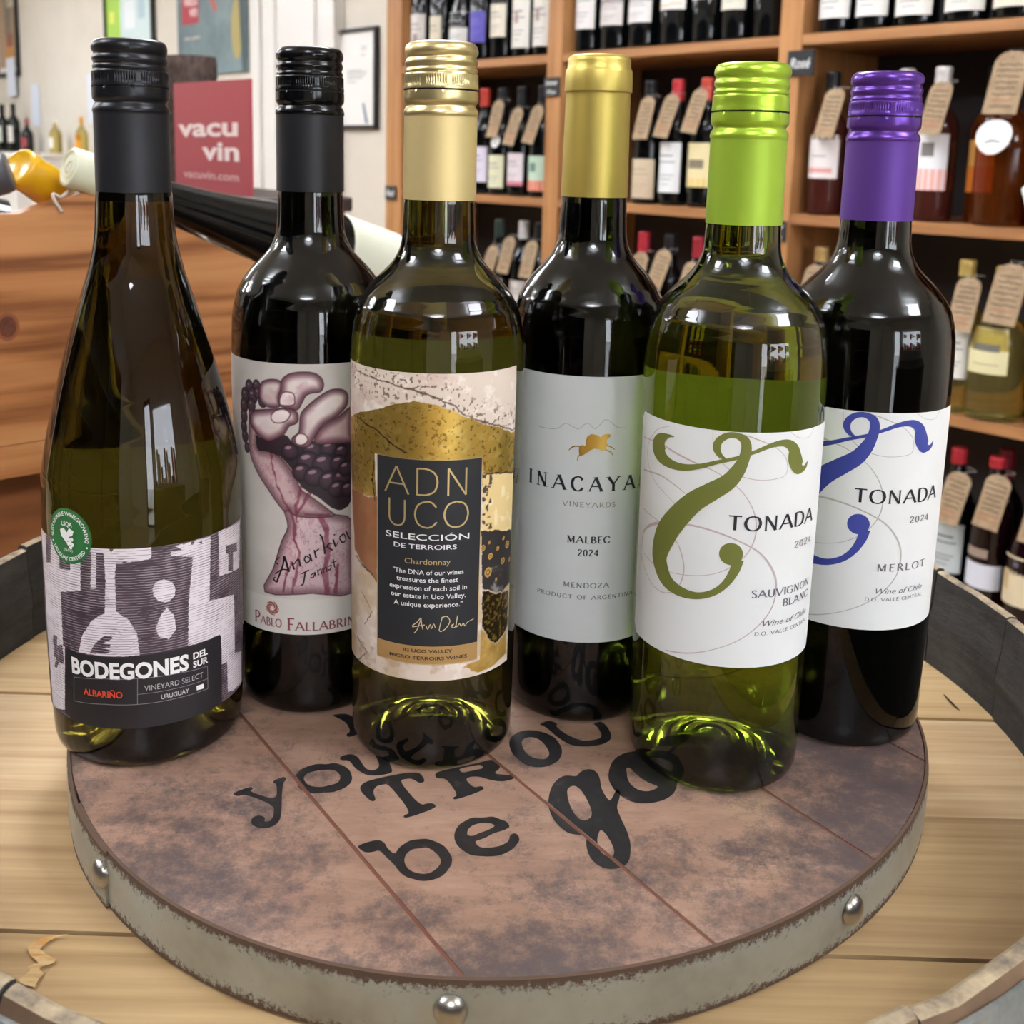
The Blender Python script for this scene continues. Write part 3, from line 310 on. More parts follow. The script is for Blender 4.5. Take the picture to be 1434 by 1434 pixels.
# shop front behind the camera: a display window and a glazed door
WY0, WY1, DY0, DY1 = -2.42, -.80, -3.12, -2.55
WZ0, WZ1, DZ1 = .10, 1.05, 1.15
def front():
    ds = [box_data(XR, XR+.15, YO, DY0, FLOOR, CEIL), box_data(XR, XR+.15, DY0, DY1, DZ1, CEIL), box_data(XR, XR+.15, DY1, WY0, FLOOR, CEIL),
          box_data(XR, XR+.15, WY0, WY1, FLOOR, WZ0), box_data(XR, XR+.15, WY0, WY1, WZ1, CEIL), box_data(XR, XR+.15, WY1, YW, FLOOR, CEIL)]
    v, f = join(*ds); o = mesh('wall_front', v, f, M_WALL); o.matrix_world = RM; o['kind'] = 'structure'
front()
def pane_mat():
    m = bpy.data.materials.new('window_glass'); m.use_nodes = True; t = m.node_tree; t.nodes.clear()
    a = t.nodes.new('ShaderNodeBsdfTransparent'); g = t.nodes.new('ShaderNodeBsdfGlossy'); g.inputs['Roughness'].default_value = .02
    f = t.nodes.new('ShaderNodeFresnel'); f.inputs['IOR'].default_value = 1.45; x = t.nodes.new('ShaderNodeMixShader'); o = t.nodes.new('ShaderNodeOutputMaterial')
    t.links.new(f.outputs[0], x.inputs[0]); t.links.new(a.outputs[0], x.inputs[1]); t.links.new(g.outputs[0], x.inputs[2]); t.links.new(x.outputs[0], o.inputs[0]); return m
M_PANE = pane_mat()
def framed(name, y0, y1, z0, z1, m, muntin=()):
    r = empty(name); r.matrix_world = RM; r['kind'] = 'structure'
    ds = [box_data(XR+.02, XR+.09, y0, y0+.06, z0, z1), box_data(XR+.02, XR+.09, y1-.06, y1, z0, z1), box_data(XR+.02, XR+.09, y0, y1, z0, z0+.08), box_data(XR+.02, XR+.09, y0, y1, z1-.06, z1)]
    for q in muntin: ds.append(box_data(XR+.03, XR+.08, q-.025, q+.025, z0, z1))
    v, f = join(*ds); mesh('window_frame', v, f, m, r)
    box('pane', XR+.05, XR+.055, y0+.06, y1-.06, z0+.08, z1-.06, M_PANE, r); return r
framed('window_1', WY0, WY1, WZ0, WZ1, M_WHITE, ())
framed('door_2', DY0, DY1, FLOOR+.01, DZ1, M_BLACK)
o = box('pavement', XR+.15, XR+14, -12, 10, FLOOR-.2, FLOOR-.1, mat('pavement_concrete', 'c4c4c0', .9)); o.matrix_world = RM; o['kind'] = 'structure'
o = box('window_sill', XR-.35, XR, WY0, WY1, WZ0-.04, WZ0, M_WHITE); o.matrix_world = RM; o['kind'] = 'structure'; o.name = 'trim_1'

# ceiling lights: square panels, dropped below the ceiling so they brighten it too
M_LED = mat('led_diffuser', 'f4f7ff', .4, emit=12.)
LEDS = [(-4.8, -1.1), (-4.8, -3.0), (-2.4, -1.1), (-2.4, -3.0), (.0, -1.1), (.0, -3.0), (2.4, -1.1), (2.4, -3.0)]
for i, (x, y) in enumerate(LEDS):
    r = empty('ceiling_light'); setloc(r, x, y, CEIL-.22)
    tag(r, 'square ceiling light panel, %s from the shop window, row %s' % (['fourth', 'third', 'second', 'first'][i//2], 'by the pine shelf' if i % 2 == 0 else 'by the dark rack'), 'ceiling light', 'square ceiling lights')
    v, f = join(box_data(-.32, -.29, -.32, .32, -.01, .03), box_data(.29, .32, -.32, .32, -.01, .03), box_data(-.29, .29, -.32, -.29, -.01, .03), box_data(-.29, .29, .29, .32, -.01, .03))
    mesh('frame', v, f, M_WHITE, r); box('diffuser', -.29, .29, -.29, .29, 0, .012, M_LED, r)
    for wx, wy in ((-.3, -.3), (.3, -.3), (-.3, .3), (.3, .3)): v, f = tube_data([(wx, wy, .03), (wx, wy, .2195)], .0015, 5); mesh('added_wire', v, f, M_BLACK, r)  # wires added only to carry the dropped panels

# dark wine rack along the opposite wall (seen in the reflections)
r = empty('wine_rack'); r.matrix_world = RM
tag(r, 'tall dark wooden wine rack along the opposite wall', 'shelf')
box('back_panel', -3.6, 2.6, YO+.01, YO+.04, FLOOR, 1.05, M_DARKWOOD, r)
for k in range(7): box('shelf_board', -3.6, 2.6, YO+.04, YO+.36, FLOOR+.02+k*.33, FLOOR+.05+k*.33, M_DARKWOOD, r)
for k in range(8): box('upright', -3.62+k*.886, -3.58+k*.886, YO+.04, YO+.365, FLOOR, 1.05, M_DARKWOOD, r)

# low display tables by the shop window
for nm, lb, x0, x1, y0, y1, z1 in (('display_counter', 'long black display counter below the shop window', 3.3, 3.9, -2.4, -.8, -.12), ):
    r = empty(nm); r.matrix_world = RM; tag(r, lb, 'counter')
    box('body', x0, x1, y0, y1, FLOOR, z1-.03, M_DARKWOOD, r); box('counter_top', x0-.02, x1+.02, y0-.02, y1+.02, z1-.03, z1, M_DARKWOOD, r, .004)
GC = [('red', 'b3202a'), ('yellow', 'e8a41c'), ('orange', 'd8602a'), ('white', 'dcdcd8'), ('blue', '2a4a8c')]
def gift(nm, c):      # coloured tissue paper, lit through by the window
    if 'gift_'+nm in MATS: return MATS['gift_'+nm]
    m = mat('gift_'+nm, c, .6); t = nn(m, 'ShaderNodeBsdfTranslucent'); t.inputs[0].default_value = lin(c)+(1,); x = nn(m, 'ShaderNodeMixShader'); x.inputs[0].default_value = .7
    ln(m, m.node_tree.nodes['Principled BSDF'].outputs[0], x.inputs[1]); ln(m, t.outputs[0], x.inputs[2]); ln(m, x.outputs[0], m.node_tree.nodes['Material Output'].inputs[0]); return m
for i in range(12):
    nm, c = GC[(i*3) % 5]; y = -2.34+i*.128; h = .20+.09*((i*7) % 4)
    o = box('gift_box', -.06, .06, -.055, .055, 0, h, gift(nm, c), None, .003)
    setloc(o, XR-.24+.10*((i*5) % 2), y, WZ0+.001)
    tag(o, nm+' gift box standing on the shop window sill, %s from the door' % ['first', 'second', 'third', 'fourth', 'fifth', 'sixth', 'seventh', 'eighth', 'ninth', 'tenth', 'eleventh', 'twelfth'][i], 'box', 'gift boxes by the window')

# ------------------------------------------------------------------ wall things on the right-hand wall (far left of the view)
def wall_empty(name, x, z, label, cat, group=None):
    r = empty(name); setloc(r, x, YW-.002, z); tag(r, label, cat, group); return r
def flat(name, poly, y, m, parent):
    """flat print on the wall plane: poly [(x,z)]"""
    v, f = poly; return mesh(name, [(p[0], y, p[1]) for p in v], f, m, parent)
def frame_parts(r, w, h, t, m, back, depth=.02):
    v, f = join(box_data(-w/2, -w/2+t, -depth, 0, -h/2, h/2), box_data(w/2-t, w/2, -depth, 0, -h/2, h/2), box_data(-w/2+t, w/2-t, -depth, 0, -h/2, -h/2+t), box_data(-w/2+t, w/2-t, -depth, 0, h/2-t, h/2))
    mesh('frame', v, f, m, r); return box('backing', -w/2+t, w/2-t, -depth*.5, -.001, -h/2+t, h/2-t, back, r)
# certificate
r = wall_empty('framed_certificate', -2.14, .531, 'framed white certificate in a thin black frame beside the white door', 'picture')
frame_parts(r, .268, .370, .013, M_BLACK, M_PAPER)
ds = []
random.seed(3)
for k, (zz, w) in enumerate([(.03, .10), (.022, .13), (.012, .12), (.002, .10), (-.012, .06), (.115, .04), (.105, .035), (.085, .03)]):
    x0 = -.06 if k < 5 else .03; ds.append(([(x0, zz), (x0+w, zz), (x0+w, zz+.003), (x0, zz+.003)], [(0, 1, 2, 3)]))
v, f = join(*ds); flat('print_lines', (v, f), -.0112, mat('grey_print', '8d8f95', .7), r)
flat('blue_stripe', ([(.062, -.165), (.078, -.165), (.052, -.09), (.04, -.09)], [(0, 1, 2, 3)]), -.0113, mat('steel_blue_print', '56708f', .7), r)
# panelled door
r = empty('door_1'); r.matrix_world = RM; r['kind'] = 'structure'
DX0, DX1 = -2.80, -2.36
box('door_leaf', DX0, DX1+.06, YW-.035, YW-.005, FLOOR, 1.05, M_WHITE, r)
for a, b in ((-.85, .12), (.22, .98)):
    x0, x1 = DX0+.10, DX1-.02
    v, f = join(box_data(x0, x0+.018, YW-.047, YW-.034, a, b), box_data(x1-.018, x1, YW-.047, YW-.034, a, b), box_data(x0+.018, x1-.018, YW-.047, YW-.034, a, a+.018), box_data(x0+.018, x1-.018, YW-.047, YW-.034, b-.018, b))
    mesh('panel_moulding', v, f, M_WHITE, r)
for nm, x0, x1, z0, z1 in (('trim_2', DX0-.07, DX0-.005, FLOOR, 1.12), ('trim_3', DX1+.065, DX1+.12, FLOOR, 1.12), ('trim_4', DX0-.07, DX1+.12, 1.055, 1.12)):
    o = box(nm, x0, x1, YW-.05, YW, z0, z1, M_WHITE, None, .004); o.matrix_world = RM; o['kind'] = 'structure'
# teal poster
M_TEAL = noisy('teal_grey_print', [(.35, '7b8e92'), (.65, '5d7076')], (5, 5, 5), .6, bstr=0)
r = wall_empty('wall_poster', -3.30, .83, 'teal grey wine-stopper poster with a small red square, high on the cream wall', 'poster')
box('poster_board', -.33, .33, -.012, 0, -.235, .42, M_TEAL, r)
M_VRED = mat('crimson_print', 'a63b45', .55); M_VWH = mat('pale_pink_print', 'e6d0cf', .6)
flat('red_square', ([(-.28, -.0), (-.11, -.0), (-.11, .165), (-.28, .165)], [(0, 1, 2, 3)]), -.0125, M_VRED, r)
for t_, x0, x1, z0 in (('vacu', -.255, -.125, .085), ('vin', -.20, -.125, .035)):
    flat('lettering', ft(t_, x0, x1, z0, .05, .02), -.013, M_VWH, r)
flat('bottle_glow', disc2d(.245, -.05, .05, .13), -.0125, mat('amber_print', 'a89a62', .6), r)
flat('corkscrew', stroke2d([(-.09, .28, .02), (-.02, .16, .05), (.06, .04, .03)]), -.0128, mat('coral_print', 'b5605a', .6), r)
flat('corkscrew_handle', stroke2d([(.03, .26, .02), (.07, .18, .03), (.10, .09, .02)]), -.0128, mat('pale_teal_print', '9db0b0', .6), r)
flat('dark_edge', ([(.29, -.235), (.33, -.235), (.33, .42), (.24, .42)], [(0, 1, 2, 3)]), -.0126, mat('slate_print', '44555a', .6), r)
flat('caption', ft('wine saver', -.26, -.10, -.07, .02), -.0126, M_VWH, r)
# tall bright picture
r = wall_empty('framed_picture', -4.19, 1.06, 'tall narrow framed picture with bright green and brick-red print, above the black-capped bottle', 'picture')
M_PIC = mat('picture_print', 'bcd0d4', .4)
frame_parts(r, .60, .60, .022, M_BLACK, M_PAPER)
def pic_cells(r, cells, y=-.0112, name='picture_patch'):
    for (x0, x1, z0, z1, c) in cells: flat(name, ([(x0, z0), (x1, z0), (x1, z1), (x0, z1)], [(0, 1, 2, 3)]), y, mat('print_'+c, c, .5), r)
pic_cells(r, [(-.278, .278, .02, .278, '8e6a62'), (-.278, -.1, -.278, .02, 'a5cf5a'), (-.1, .278, -.278, .02, 'cfe3e6')])
pic_cells(r, [(-.2, -.05, .08, .278, '7c8089'), (.05, .14, .05, .278, '93766c'), (-.05, .08, -.2, -.06, 'e6eef2'), (.12, .2, -.16, -.02, 'b4cbd8'), (-.24, -.18, -.16, -.1, 'dfe36a')], -.0114)
r = wall_empty('framed_picture', -6.08, 1.0, 'large framed warm-toned picture cut by the left edge of the view', 'picture')
frame_parts(r, .42, .62, .03, M_BLACK, M_PAPER)
pic_cells(r, [(-.16, .16, -.25, .26, 'a98f74')]); pic_cells(r, [(-.02, .1, -.05, .2, '7c7468'), (-.02, .14, -.22, -.12, 'c08a4c'), (.0, .12, -.12, -.04, '8c4f44'), (.02, .16, .12, .25, 'd8d2c6')], -.0114)
M_CARD = mat('pale_blue_card', 'd3dbe8', .7)
for i, (x, z, w, h, lb) in enumerate([(-5.98, .685, .15, .24, 'pale notice card below the warm-toned picture, leftmost of the cards on the wall'), (-5.63, .505, .13, .25, 'pale blue notice card hanging second from the left on the cream wall'), (-4.72, .52, .13, .27, 'pale blue notice card behind the cap of the tall dark bottle'), (-4.96, .275, .11, .14, 'small pale blue card low on the wall above the pale capsule')]):
    o = box('notice_card', -w/2, w/2, -.006, 0, -h/2, h/2, M_CARD, None, .001); setloc(o, x, YW-(.026 if i == 0 else .002), z); tag(o, lb, 'card', 'notice cards on the cream wall')

# ------------------------------------------------------------------ wine shelf
SB = [.5215, .1465, -.2215, -.5925]          # shelf-board tops seen in the view
sh = empty('wine_shelf'); sh.matrix_world = RM
tag(sh, 'tall pine wine shelf with a black back along the right-hand wall', 'shelf')
UP = [-1.474, -.763, -.0587, .655, 1.37]      # left edges of the uprights (x')
UW = [.078, .053, .0537, .053, .053]
for x, w in zip(UP, UW): box('upright', x, x+w, 0, .32, FLOOR, 1.3, M_SHELF_V, sh, .0015)
for i in range(4):
    for z in SB+[.895, -.93]: box('shelf_board', UP[i]+UW[i], UP[i+1], .003, .31, z-.022, z, M_SHELF_H, sh, .0012)
box('back_panel', UP[0]+.005, UP[-1]+.05, .322, .332, FLOOR, 1.3, M_BACK, sh)
box('top_board', UP[0], UP[-1]+.053, 0, .32, 1.3, 1.325, M_SHELF_H, sh, .0015)
M_CHALK = mat('chalkboard_black', '26272a', .7); M_CHW = mat('chalk_white', 'cfd2d2', .8)
for x, z, w, h, l1, l2, lb in ((.0, .462, .062, .052, 'Rosé', '', 'black chalkboard label with one white handwritten word on the upright left of the rosé bottles'),
                           (-.737, .437, .055, .048, 'Summer', 'Wines', 'black chalkboard label with two white lines on the upright behind the gold-capsuled bottle'),
                           (-1.441, .135, .052, .042, 'Red', '', 'small black chalkboard label on the left end upright of the pine shelf'),
                           (-.03, .108, .045, .045, 'Dry', 'White', 'small black chalkboard label under the middle shelf behind the lime-green cap')):
    r = empty('chalkboard_label'); setloc(r, x, -.003, z, 0); tag(r, lb, 'sign', 'chalkboard labels on the pine shelf')
    box('board', -w/2, w/2, -.003, .002, -h/2, h/2, M_CHALK, r)
    flat('lettering', ft(l1, -w*.4, w*.4, (.005 if l2 else -.010), .013 if l2 else .021, .02, .3), -.0034, M_CHW, r)
    if l2: flat('lettering', ft(l2, -w*.3, w*.3, -.018, .012, .01, .3), -.0034, M_CHW, r)

# ------------------------------------------------------------------ the barrel
BC = (0.0, .498)
bar = empty('wine_barrel', (BC[0], BC[1], FLOOR)); tag(bar, 'old upright oak wine barrel with grey charred rim and galvanised hoops under the round tray', 'barrel')
def loc(v): return [(x, y, z-FLOOR) for x, y, z in v]
M_HEADS = [wood('oak_head_%d' % i, a, b, c, (4.0, 130, 90), .55, .05, bstr=.4) for i, (a, b, c) in enumerate([('a38558', 'bb9d70', 'cbae82'), ('967850', 'ad9066', 'bea276'), ('947652', 'aa8d66', 'baa076'), ('a2845e', 'ba9d76', 'c9b08a')])]
HZ, HR = -.0229, .2665
def clip(poly, a, b, c):      # keep a*x+b*y <= c
    o = []; n = len(poly)
    for i in range(n):
        p, q = poly[i], poly[(i+1) % n]; dp, dq = a*p[0]+b*p[1]-c, a*q[0]+b*q[1]-c
        if dp <= 0: o.append(p)
        if dp*dq < 0: t = dp/(dp-dq); o.append((p[0]+(q[0]-p[0])*t, p[1]+(q[1]-p[1])*t))
    return o
circle = [(HR*1.004*cos(t), HR*1.004*sin(t)) for t in np.linspace(0, 2*pi, 160, endpoint=False)]
ys = [-.30, -.2420, -.1567, -.0713, .0130, .0985, .183, .30]
for i in range(7):
    pl = clip(clip(circle, 0, 1, ys[i+1]-.0006-BC[1]*0), 0, -1, -(ys[i]+.0006))
    rot = -.012
    pl = [(x*cos(rot)-y*sin(rot), x*sin(rot)+y*cos(rot)) for x, y in pl]
    hh = HZ-[0, .0008, 0, .0012, .0004, 0, .0006][i]
    v, f = prism_data([(x, y) for x, y in pl], hh-.02-FLOOR, hh-FLOOR); mesh('head_plank', v, f, M_HEADS[i % 4], bar)
mesh('head_shadow_gap', *prism_data([(x*.999, y*.999) for x, y in circle], HZ-.03-FLOOR, HZ-.0205-FLOOR), mat('dark_oak_joint', '2c2118', .9), bar)
# orange wine stain and small cracks on the head
st = [(-.1475,.3408),(-.1428,.3418),(-.1472,.3399),(-.1496,.3375),(-.1511,.334),(-.1471,.3312),(-.1433,.3291),(-.1439,.3274),(-.1469,.3257),(-.1473,.3246),(-.1448,.3225),(-.1457,.3208),(-.1456,.3166),(-.1496,.3175),(-.1525,.3196),(-.151,.3218),(-.1501,.3245),(-.1518,.3255),(-.149,.3278),(-.1533,.3311),(-.1555,.3344),(-.1548,.3367),(-.1524,.3392)]
def stain_mat():
    m = noisy('orange_stain', [(.42, 'c9ac7c'), (.62, 'b5813f')], (60, 260, 60), .6, bstr=0); return m
v, f = poly2d([st]); mesh('stain', [(x-BC[0], y-BC[1], HZ-.0008+.00115-FLOOR) for x, y in v], f, stain_mat(), bar)
v, f = stroke2d([(.2505, .5318, .0007), (.251, .5236, .0011), (.2517, .5154, .0006)]); mesh('crack', [(x-BC[0], y-BC[1], HZ+.0004-FLOOR) for x, y in v], f, mat('dark_crack', '3a2c20', .9), bar)
# staves
def stave_mat():
    m = mat('charred_grey_oak', '4a4845', .85); c = coords(m, (18, 18, 60))
    n = nn(m, 'ShaderNodeTexNoise', Scale=1.0, Detail=8., Roughness=.7); ln(m, c.outputs[0], n.inputs['Vector'])
    r = ramp(m, n.outputs[0], [(.3, '262524'), (.52, '3b3a38'), (.78, '54524e')]); ln(m, r.outputs[0], m.node_tree.nodes['Principled BSDF'].inputs['Base Color'])
    bump(m, n.outputs[0], .6, .003); return m
M_ST = stave_mat(); M_STT = noisy('worn_rim_oak', [(.3, '5a5046'), (.5, '94846c'), (.7, 'b3a283')], (120, 120, 120), .8, bstr=.6, dist=.002)
M_STO = wood('outer_oak', '4c3a2a', '6e563f', '83694e', (20, 20, 2.5), .6, .05)
NS = 27
def rout(z):      # outer radius of the barrel at height z (scene z)
    t = (z-.03)/(FLOOR-.03); return .2742 + .062*sin(pi*min(max(t, 0), 1))**.8
inn = [(.2690, .0298), (.2679, .012), (.2664, .004), (.2662, -.003), (.2670, -.009), (.2668, HZ-.004)]
random.seed(11)
for k in range(NS):
    a0 = 2*pi*k/NS+.05; a1 = 2*pi*(k+1)/NS+.05-.0045; dz = random.uniform(-.0012, .0012); dr = random.uniform(-.0006, .0006)
    V = []; Fc = []; mi = []; cols = 5
    outz = [.030, .026, .0, -.05, -.12, -.25, -.45, -.7, -.85, FLOOR+.01]
    ring = [('in', r, z) for r, z in inn[::-1]] + [('top', .2706, .0306), ('top', .2726, .0306)] + [('out', rout(z), z) for z in outz]
    for j in range(cols):
        a = a0+(a1-a0)*j/(cols-1); jj = random.uniform(-.0009, .0009)
        for kind, r, z in ring:
            zz = z + (dz+jj if z > .02 else 0); r_ = r + dr + (random.uniform(-.0005, .0005) if kind == 'top' else 0)
            V.append((r_*cos(a), r_*sin(a), zz-FLOOR))
    n = len(ring)
    for j in range(cols-1):
        for i in range(n-1):
            Fc.append((j*n+i, (j+1)*n+i, (j+1)*n+i+1, j*n+i+1)); ki = ring[i+1][0] if i < n-1 else 'out'
            mi.append(0 if i < 5 else (1 if i < 8 else 2))
    Fc.append(tuple(range(n))); Fc.append(tuple(range((cols-1)*n, cols*n))[::-1]); mi += [0, 0]
    mesh('stave', V, Fc, [M_ST, M_STT, M_STO], bar, mi=mi)
def galv():
    m = mat('galvanised_hoop', '9a9f9d', .38, .75); c = coords(m, (30, 30, 30))
    n = nn(m, 'ShaderNodeTexNoise', Scale=1.0, Detail=6., Roughness=.7); ln(m, c.outputs[0], n.inputs['Vector'])
    r = ramp(m, n.outputs[0], [(.3, '7f8684'), (.55, 'a0a5a3'), (.75, 'bfc4c2')]); ln(m, r.outputs[0], m.node_tree.nodes['Principled BSDF'].inputs['Base Color'])
    r2 = ramp(m, n.outputs[0], [(.3, .55), (.7, .28)]); ln(m, r2.outputs[0], m.node_tree.nodes['Principled BSDF'].inputs['Roughness']); bump(m, n.outputs[0], .3, .001); return m
M_GALV = galv()
for z1, z0 in ((.0262, -.032), (-.14, -.18), (-.30, -.34), (-.62, -.66), (-.76, -.80), (-.90, -.955)):
    P = [(rout(z1)+.0004, z1), (rout(z1)+.0024, z1+.0003), (rout((z0+z1)/2)+.0030, (z0+z1)/2), (rout(z0)+.0024, z0), (rout(z0)+.0002, z0)]
    o = lathe('hoop', [(r, z-FLOOR) for r, z in P], M_GALV, bar, 128)
    ry = radians(-62); z = (z0+z1)/2; R_ = rout(z)+.003
    v, f = lathe_data([(.0045, 0), (.004, .0014), (.0022, .0024), (0, .0027)], 12)
    A = Matrix.Translation((R_*cos(ry), R_*sin(ry), z-FLOOR)) @ Vector((cos(ry), sin(ry), 0)).to_track_quat('Z', 'Y').to_matrix().to_4x4()
    mesh('rivet', [tuple(A @ Vector(p)) for p in v], f, M_GALV, o, True)

# ------------------------------------------------------------------ the round tray
TC = (.0068, .4928)
def TR(t): return .1968 + .0025*cos(2*t)-.0024*sin(2*t)+.0039*cos(3*t)+.0011*sin(3*t)
tray = empty('round_tray', (TC[0], TC[1], -.0226)); tag(tray, 'round rusty-brown printed wooden tray with a studded metal band, standing on the barrel head', 'tray')
TH = .0226
def tray_mat():
    m = mat('coppery_printed_wood', '8a6553', .42, coat=.15)
    c = coords(m, (1, 1, 1)); tc = nn(m, 'ShaderNodeTexCoord')
    mp = nn(m, 'ShaderNodeMapping'); mp.inputs['Rotation'].default_value = (0, 0, radians(56)); mp.inputs['Scale'].default_value = (16, 60, 20); ln(m, tc.outputs['Object'], mp.inputs[0])
    n1 = nn(m, 'ShaderNodeTexNoise', Scale=1.0, Detail=9., Roughness=.72, Distortion=.3); ln(m, mp.outputs[0], n1.inputs['Vector'])
    n2 = nn(m, 'ShaderNodeTexNoise', Scale=52., Detail=12., Roughness=.85); ln(m, tc.outputs['Object'], n2.inputs['Vector'])
    n3 = nn(m, 'ShaderNodeTexNoise', Scale=9., Detail=3., Roughness=.5); ln(m, tc.outputs['Object'], n3.inputs['Vector'])
    base = ramp(m, n1.outputs[0], [(.28, '7e6354'), (.5, '9a7a68'), (.72, 'b0917e')])
    # worn grey-black print, strongest away from the middle of the top
    ln_ = nn(m, 'ShaderNodeVectorMath', operation='LENGTH'); sub = nn(m, 'ShaderNodeVectorMath', operation='SUBTRACT'); sub.inputs[1].default_value = (.025, -.045, 0)
    ln(m, tc.outputs['Object'], sub.inputs[0]); ln(m, sub.outputs[0], ln_.inputs[0])
    rad = nn(m, 'ShaderNodeMapRange'); rad.inputs[1].default_value = .05; rad.inputs[2].default_value = .17; rad.inputs[3].default_value = -.13; rad.inputs[4].default_value = .07; ln(m, ln_.outputs['Value'], rad.inputs[0])
    a1 = nn(m, 'ShaderNodeMath', operation='ADD'); ln(m, n2.outputs[0], a1.inputs[0]); ln(m, rad.outputs[0], a1.inputs[1])
    s3 = nn(m, 'ShaderNodeMath', operation='MULTIPLY_ADD'); s3.inputs[1].default_value = .5; s3.inputs[2].default_value = -.25; ln(m, n3.outputs[0], s3.inputs[0])
    a2 = nn(m, 'ShaderNodeMath', operation='ADD'); ln(m, a1.outputs[0], a2.inputs[0]); ln(m, s3.outputs[0], a2.inputs[1])
    mk = ramp(m, a2.outputs[0], [(.44, 0.), (.52, .5), (.60, .82), (.72, .94)])
    mx = nn(m, 'ShaderNodeMixRGB'); mx.inputs[2].default_value = lin('484144')+(1,); ln(m, mk.outputs[0], mx.inputs[0]); ln(m, base.outputs[0], mx.inputs[1])
    ln(m, mx.outputs[0], m.node_tree.nodes['Principled BSDF'].inputs['Base Color']); bump(m, n2.outputs[0], .12, .0005); return m
M_TRAY = tray_mat(); M_GROOVE = mat('brown_groove', '704536', .6)
N_, off = (.828, .5607), [(-1), .1663, .2443, .3267, .4031, 2]
disc = [(TC[0]+(TR(t)-.0012)*cos(t), TC[1]+(TR(t)-.0012)*sin(t)) for t in np.linspace(0, 2*pi, 200, endpoint=False)]
def tl(v, dz=0.): return [(p[0]-TC[0], p[1]-TC[1], (p[2] if len(p) > 2 else 0)+dz) for p in v]
GAPW = .0008
for i in range(5):
    pl = clip(clip(disc, N_[0], N_[1], off[i+1]-GAPW), -N_[0], -N_[1], -(off[i]+GAPW))
    v, f = prism_data(pl, TH-.008, TH); mesh('tray_plank', tl(v), f, M_TRAY, tray)
v, f = prism_data(disc, .001, TH-.0004); mesh('tray_base', tl(v), f, M_GROOVE, tray)
# print on the planks
M_INK = noisy('worn_black_ink', [(.35, '1c1b1c'), (.62, '2a2728'), (.80, '5b4a42')], (160, 160, 160), .45, bstr=.1)
inkV = []; inkF = []
def soften(r):      # round the corners of an outline a little, as worn print
    o = []
    for i in range(len(r)):
        a, b = r[i], r[(i+1) % len(r)]; o += [(a[0]*.78+b[0]*.22, a[1]*.78+b[1]*.22), (a[0]*.22+b[0]*.78, a[1]*.22+b[1]*.78)]
    return o
for k, rings in TRAYTXT.items():
    v, f = poly2d([soften(soften(r_)) for r_ in rings])
    for q in f:
        tri = [(v[i][0], v[i][1]) for i in q]
        for i in range(5):
            pl = clip(clip(tri, N_[0], N_[1], off[i+1]-GAPW*1.1), -N_[0], -N_[1], -(off[i]+GAPW*1.1))
            if len(pl) > 2:
                b = len(inkV); inkV += pl; inkF.append(tuple(range(b, b+len(pl))))
mesh('printed_lettering', tl(inkV, TH+.00012), inkF, M_INK, tray)
# metal band
def band_mat():
    m = mat('aged_steel_band', '9c9c90', .42, .35); tc = nn(m, 'ShaderNodeTexCoord')
    n = nn(m, 'ShaderNodeTexNoise', Scale=420., Detail=6., Roughness=.8); ln(m, tc.outputs['Object'], n.inputs['Vector'])
    n2 = nn(m, 'ShaderNodeTexNoise', Scale=22., Detail=4., Roughness=.6); ln(m, tc.outputs['Object'], n2.inputs['Vector'])
    sx = nn(m, 'ShaderNodeSeparateXYZ'); ln(m, tc.outputs['Object'], sx.inputs[0])
    e = nn(m, 'ShaderNodeMath', operation='MULTIPLY_ADD'); e.inputs[1].default_value = 1/TH*2; e.inputs[2].default_value = -1; ln(m, sx.outputs[2], e.inputs[0])
    ab = nn(m, 'ShaderNodeMath', operation='ABSOLUTE'); ln(m, e.outputs[0], ab.inputs[0])
    pw = nn(m, 'ShaderNodeMath', operation='POWER'); pw.inputs[1].default_value = 3.; ln(m, ab.outputs[0], pw.inputs[0])
    s = nn(m, 'ShaderNodeMath', operation='MULTIPLY_ADD'); s.inputs[1].default_value = .42; ln(m, pw.outputs[0], s.inputs[0]); ln(m, n.outputs[0], s.inputs[2])
    s2 = nn(m, 'ShaderNodeMath', operation='MULTIPLY_ADD'); s2.inputs[1].default_value = .35; ln(m, n2.outputs[0], s2.inputs[0]); ln(m, s.outputs[0], s2.inputs[2])
    mk = ramp(m, s2.outputs[0], [(.82, 0.), (.95, 1.)])
    base = ramp(m, n2.outputs[0], [(.3, '8e8c80'), (.5, 'a9aa9e'), (.7, 'b4bab4')])
    mx = nn(m, 'ShaderNodeMixRGB'); mx.inputs[2].default_value = lin('5a4638')+(1,); ln(m, mk.outputs[0], mx.inputs[0]); ln(m, base.outputs[0], mx.inputs[1])
    ln(m, mx.outputs[0], m.node_tree.nodes['Principled BSDF'].inputs['Base Color'])
    r = ramp(m, mk.outputs[0], [(0., .36), (1., .8)]); ln(m, r.outputs[0], m.node_tree.nodes['Principled BSDF'].inputs['Roughness'])
    r = ramp(m, mk.outputs[0], [(0., .45), (1., .0)]); ln(m, r.outputs[0], m.node_tree.nodes['Principled BSDF'].inputs['Metallic']); return m
M_BAND = band_mat()
rows = [(-.0015, TH-.0002), (-.0009, TH+.0007), (.0002, TH+.0004), (.0006, TH-.003), (.0008, TH*.5), (.0006, .003), (.0004, .0), (-.0012, .0)]
V = []; Fc = []; nb = 240; a_s = radians(-146.2)
for j in range(nb+8):
    t = a_s + 2*pi*j/nb; lap = .0011*(1-min(1, max(0, (j-nb-1)/1.)))*0 + (.0011*min(1, max(0, (j-(nb-6))/6)))
    for d, z in rows: V.append(((TR(t)+d+lap)*cos(t), (TR(t)+d+lap)*sin(t), z))
n = len(rows)
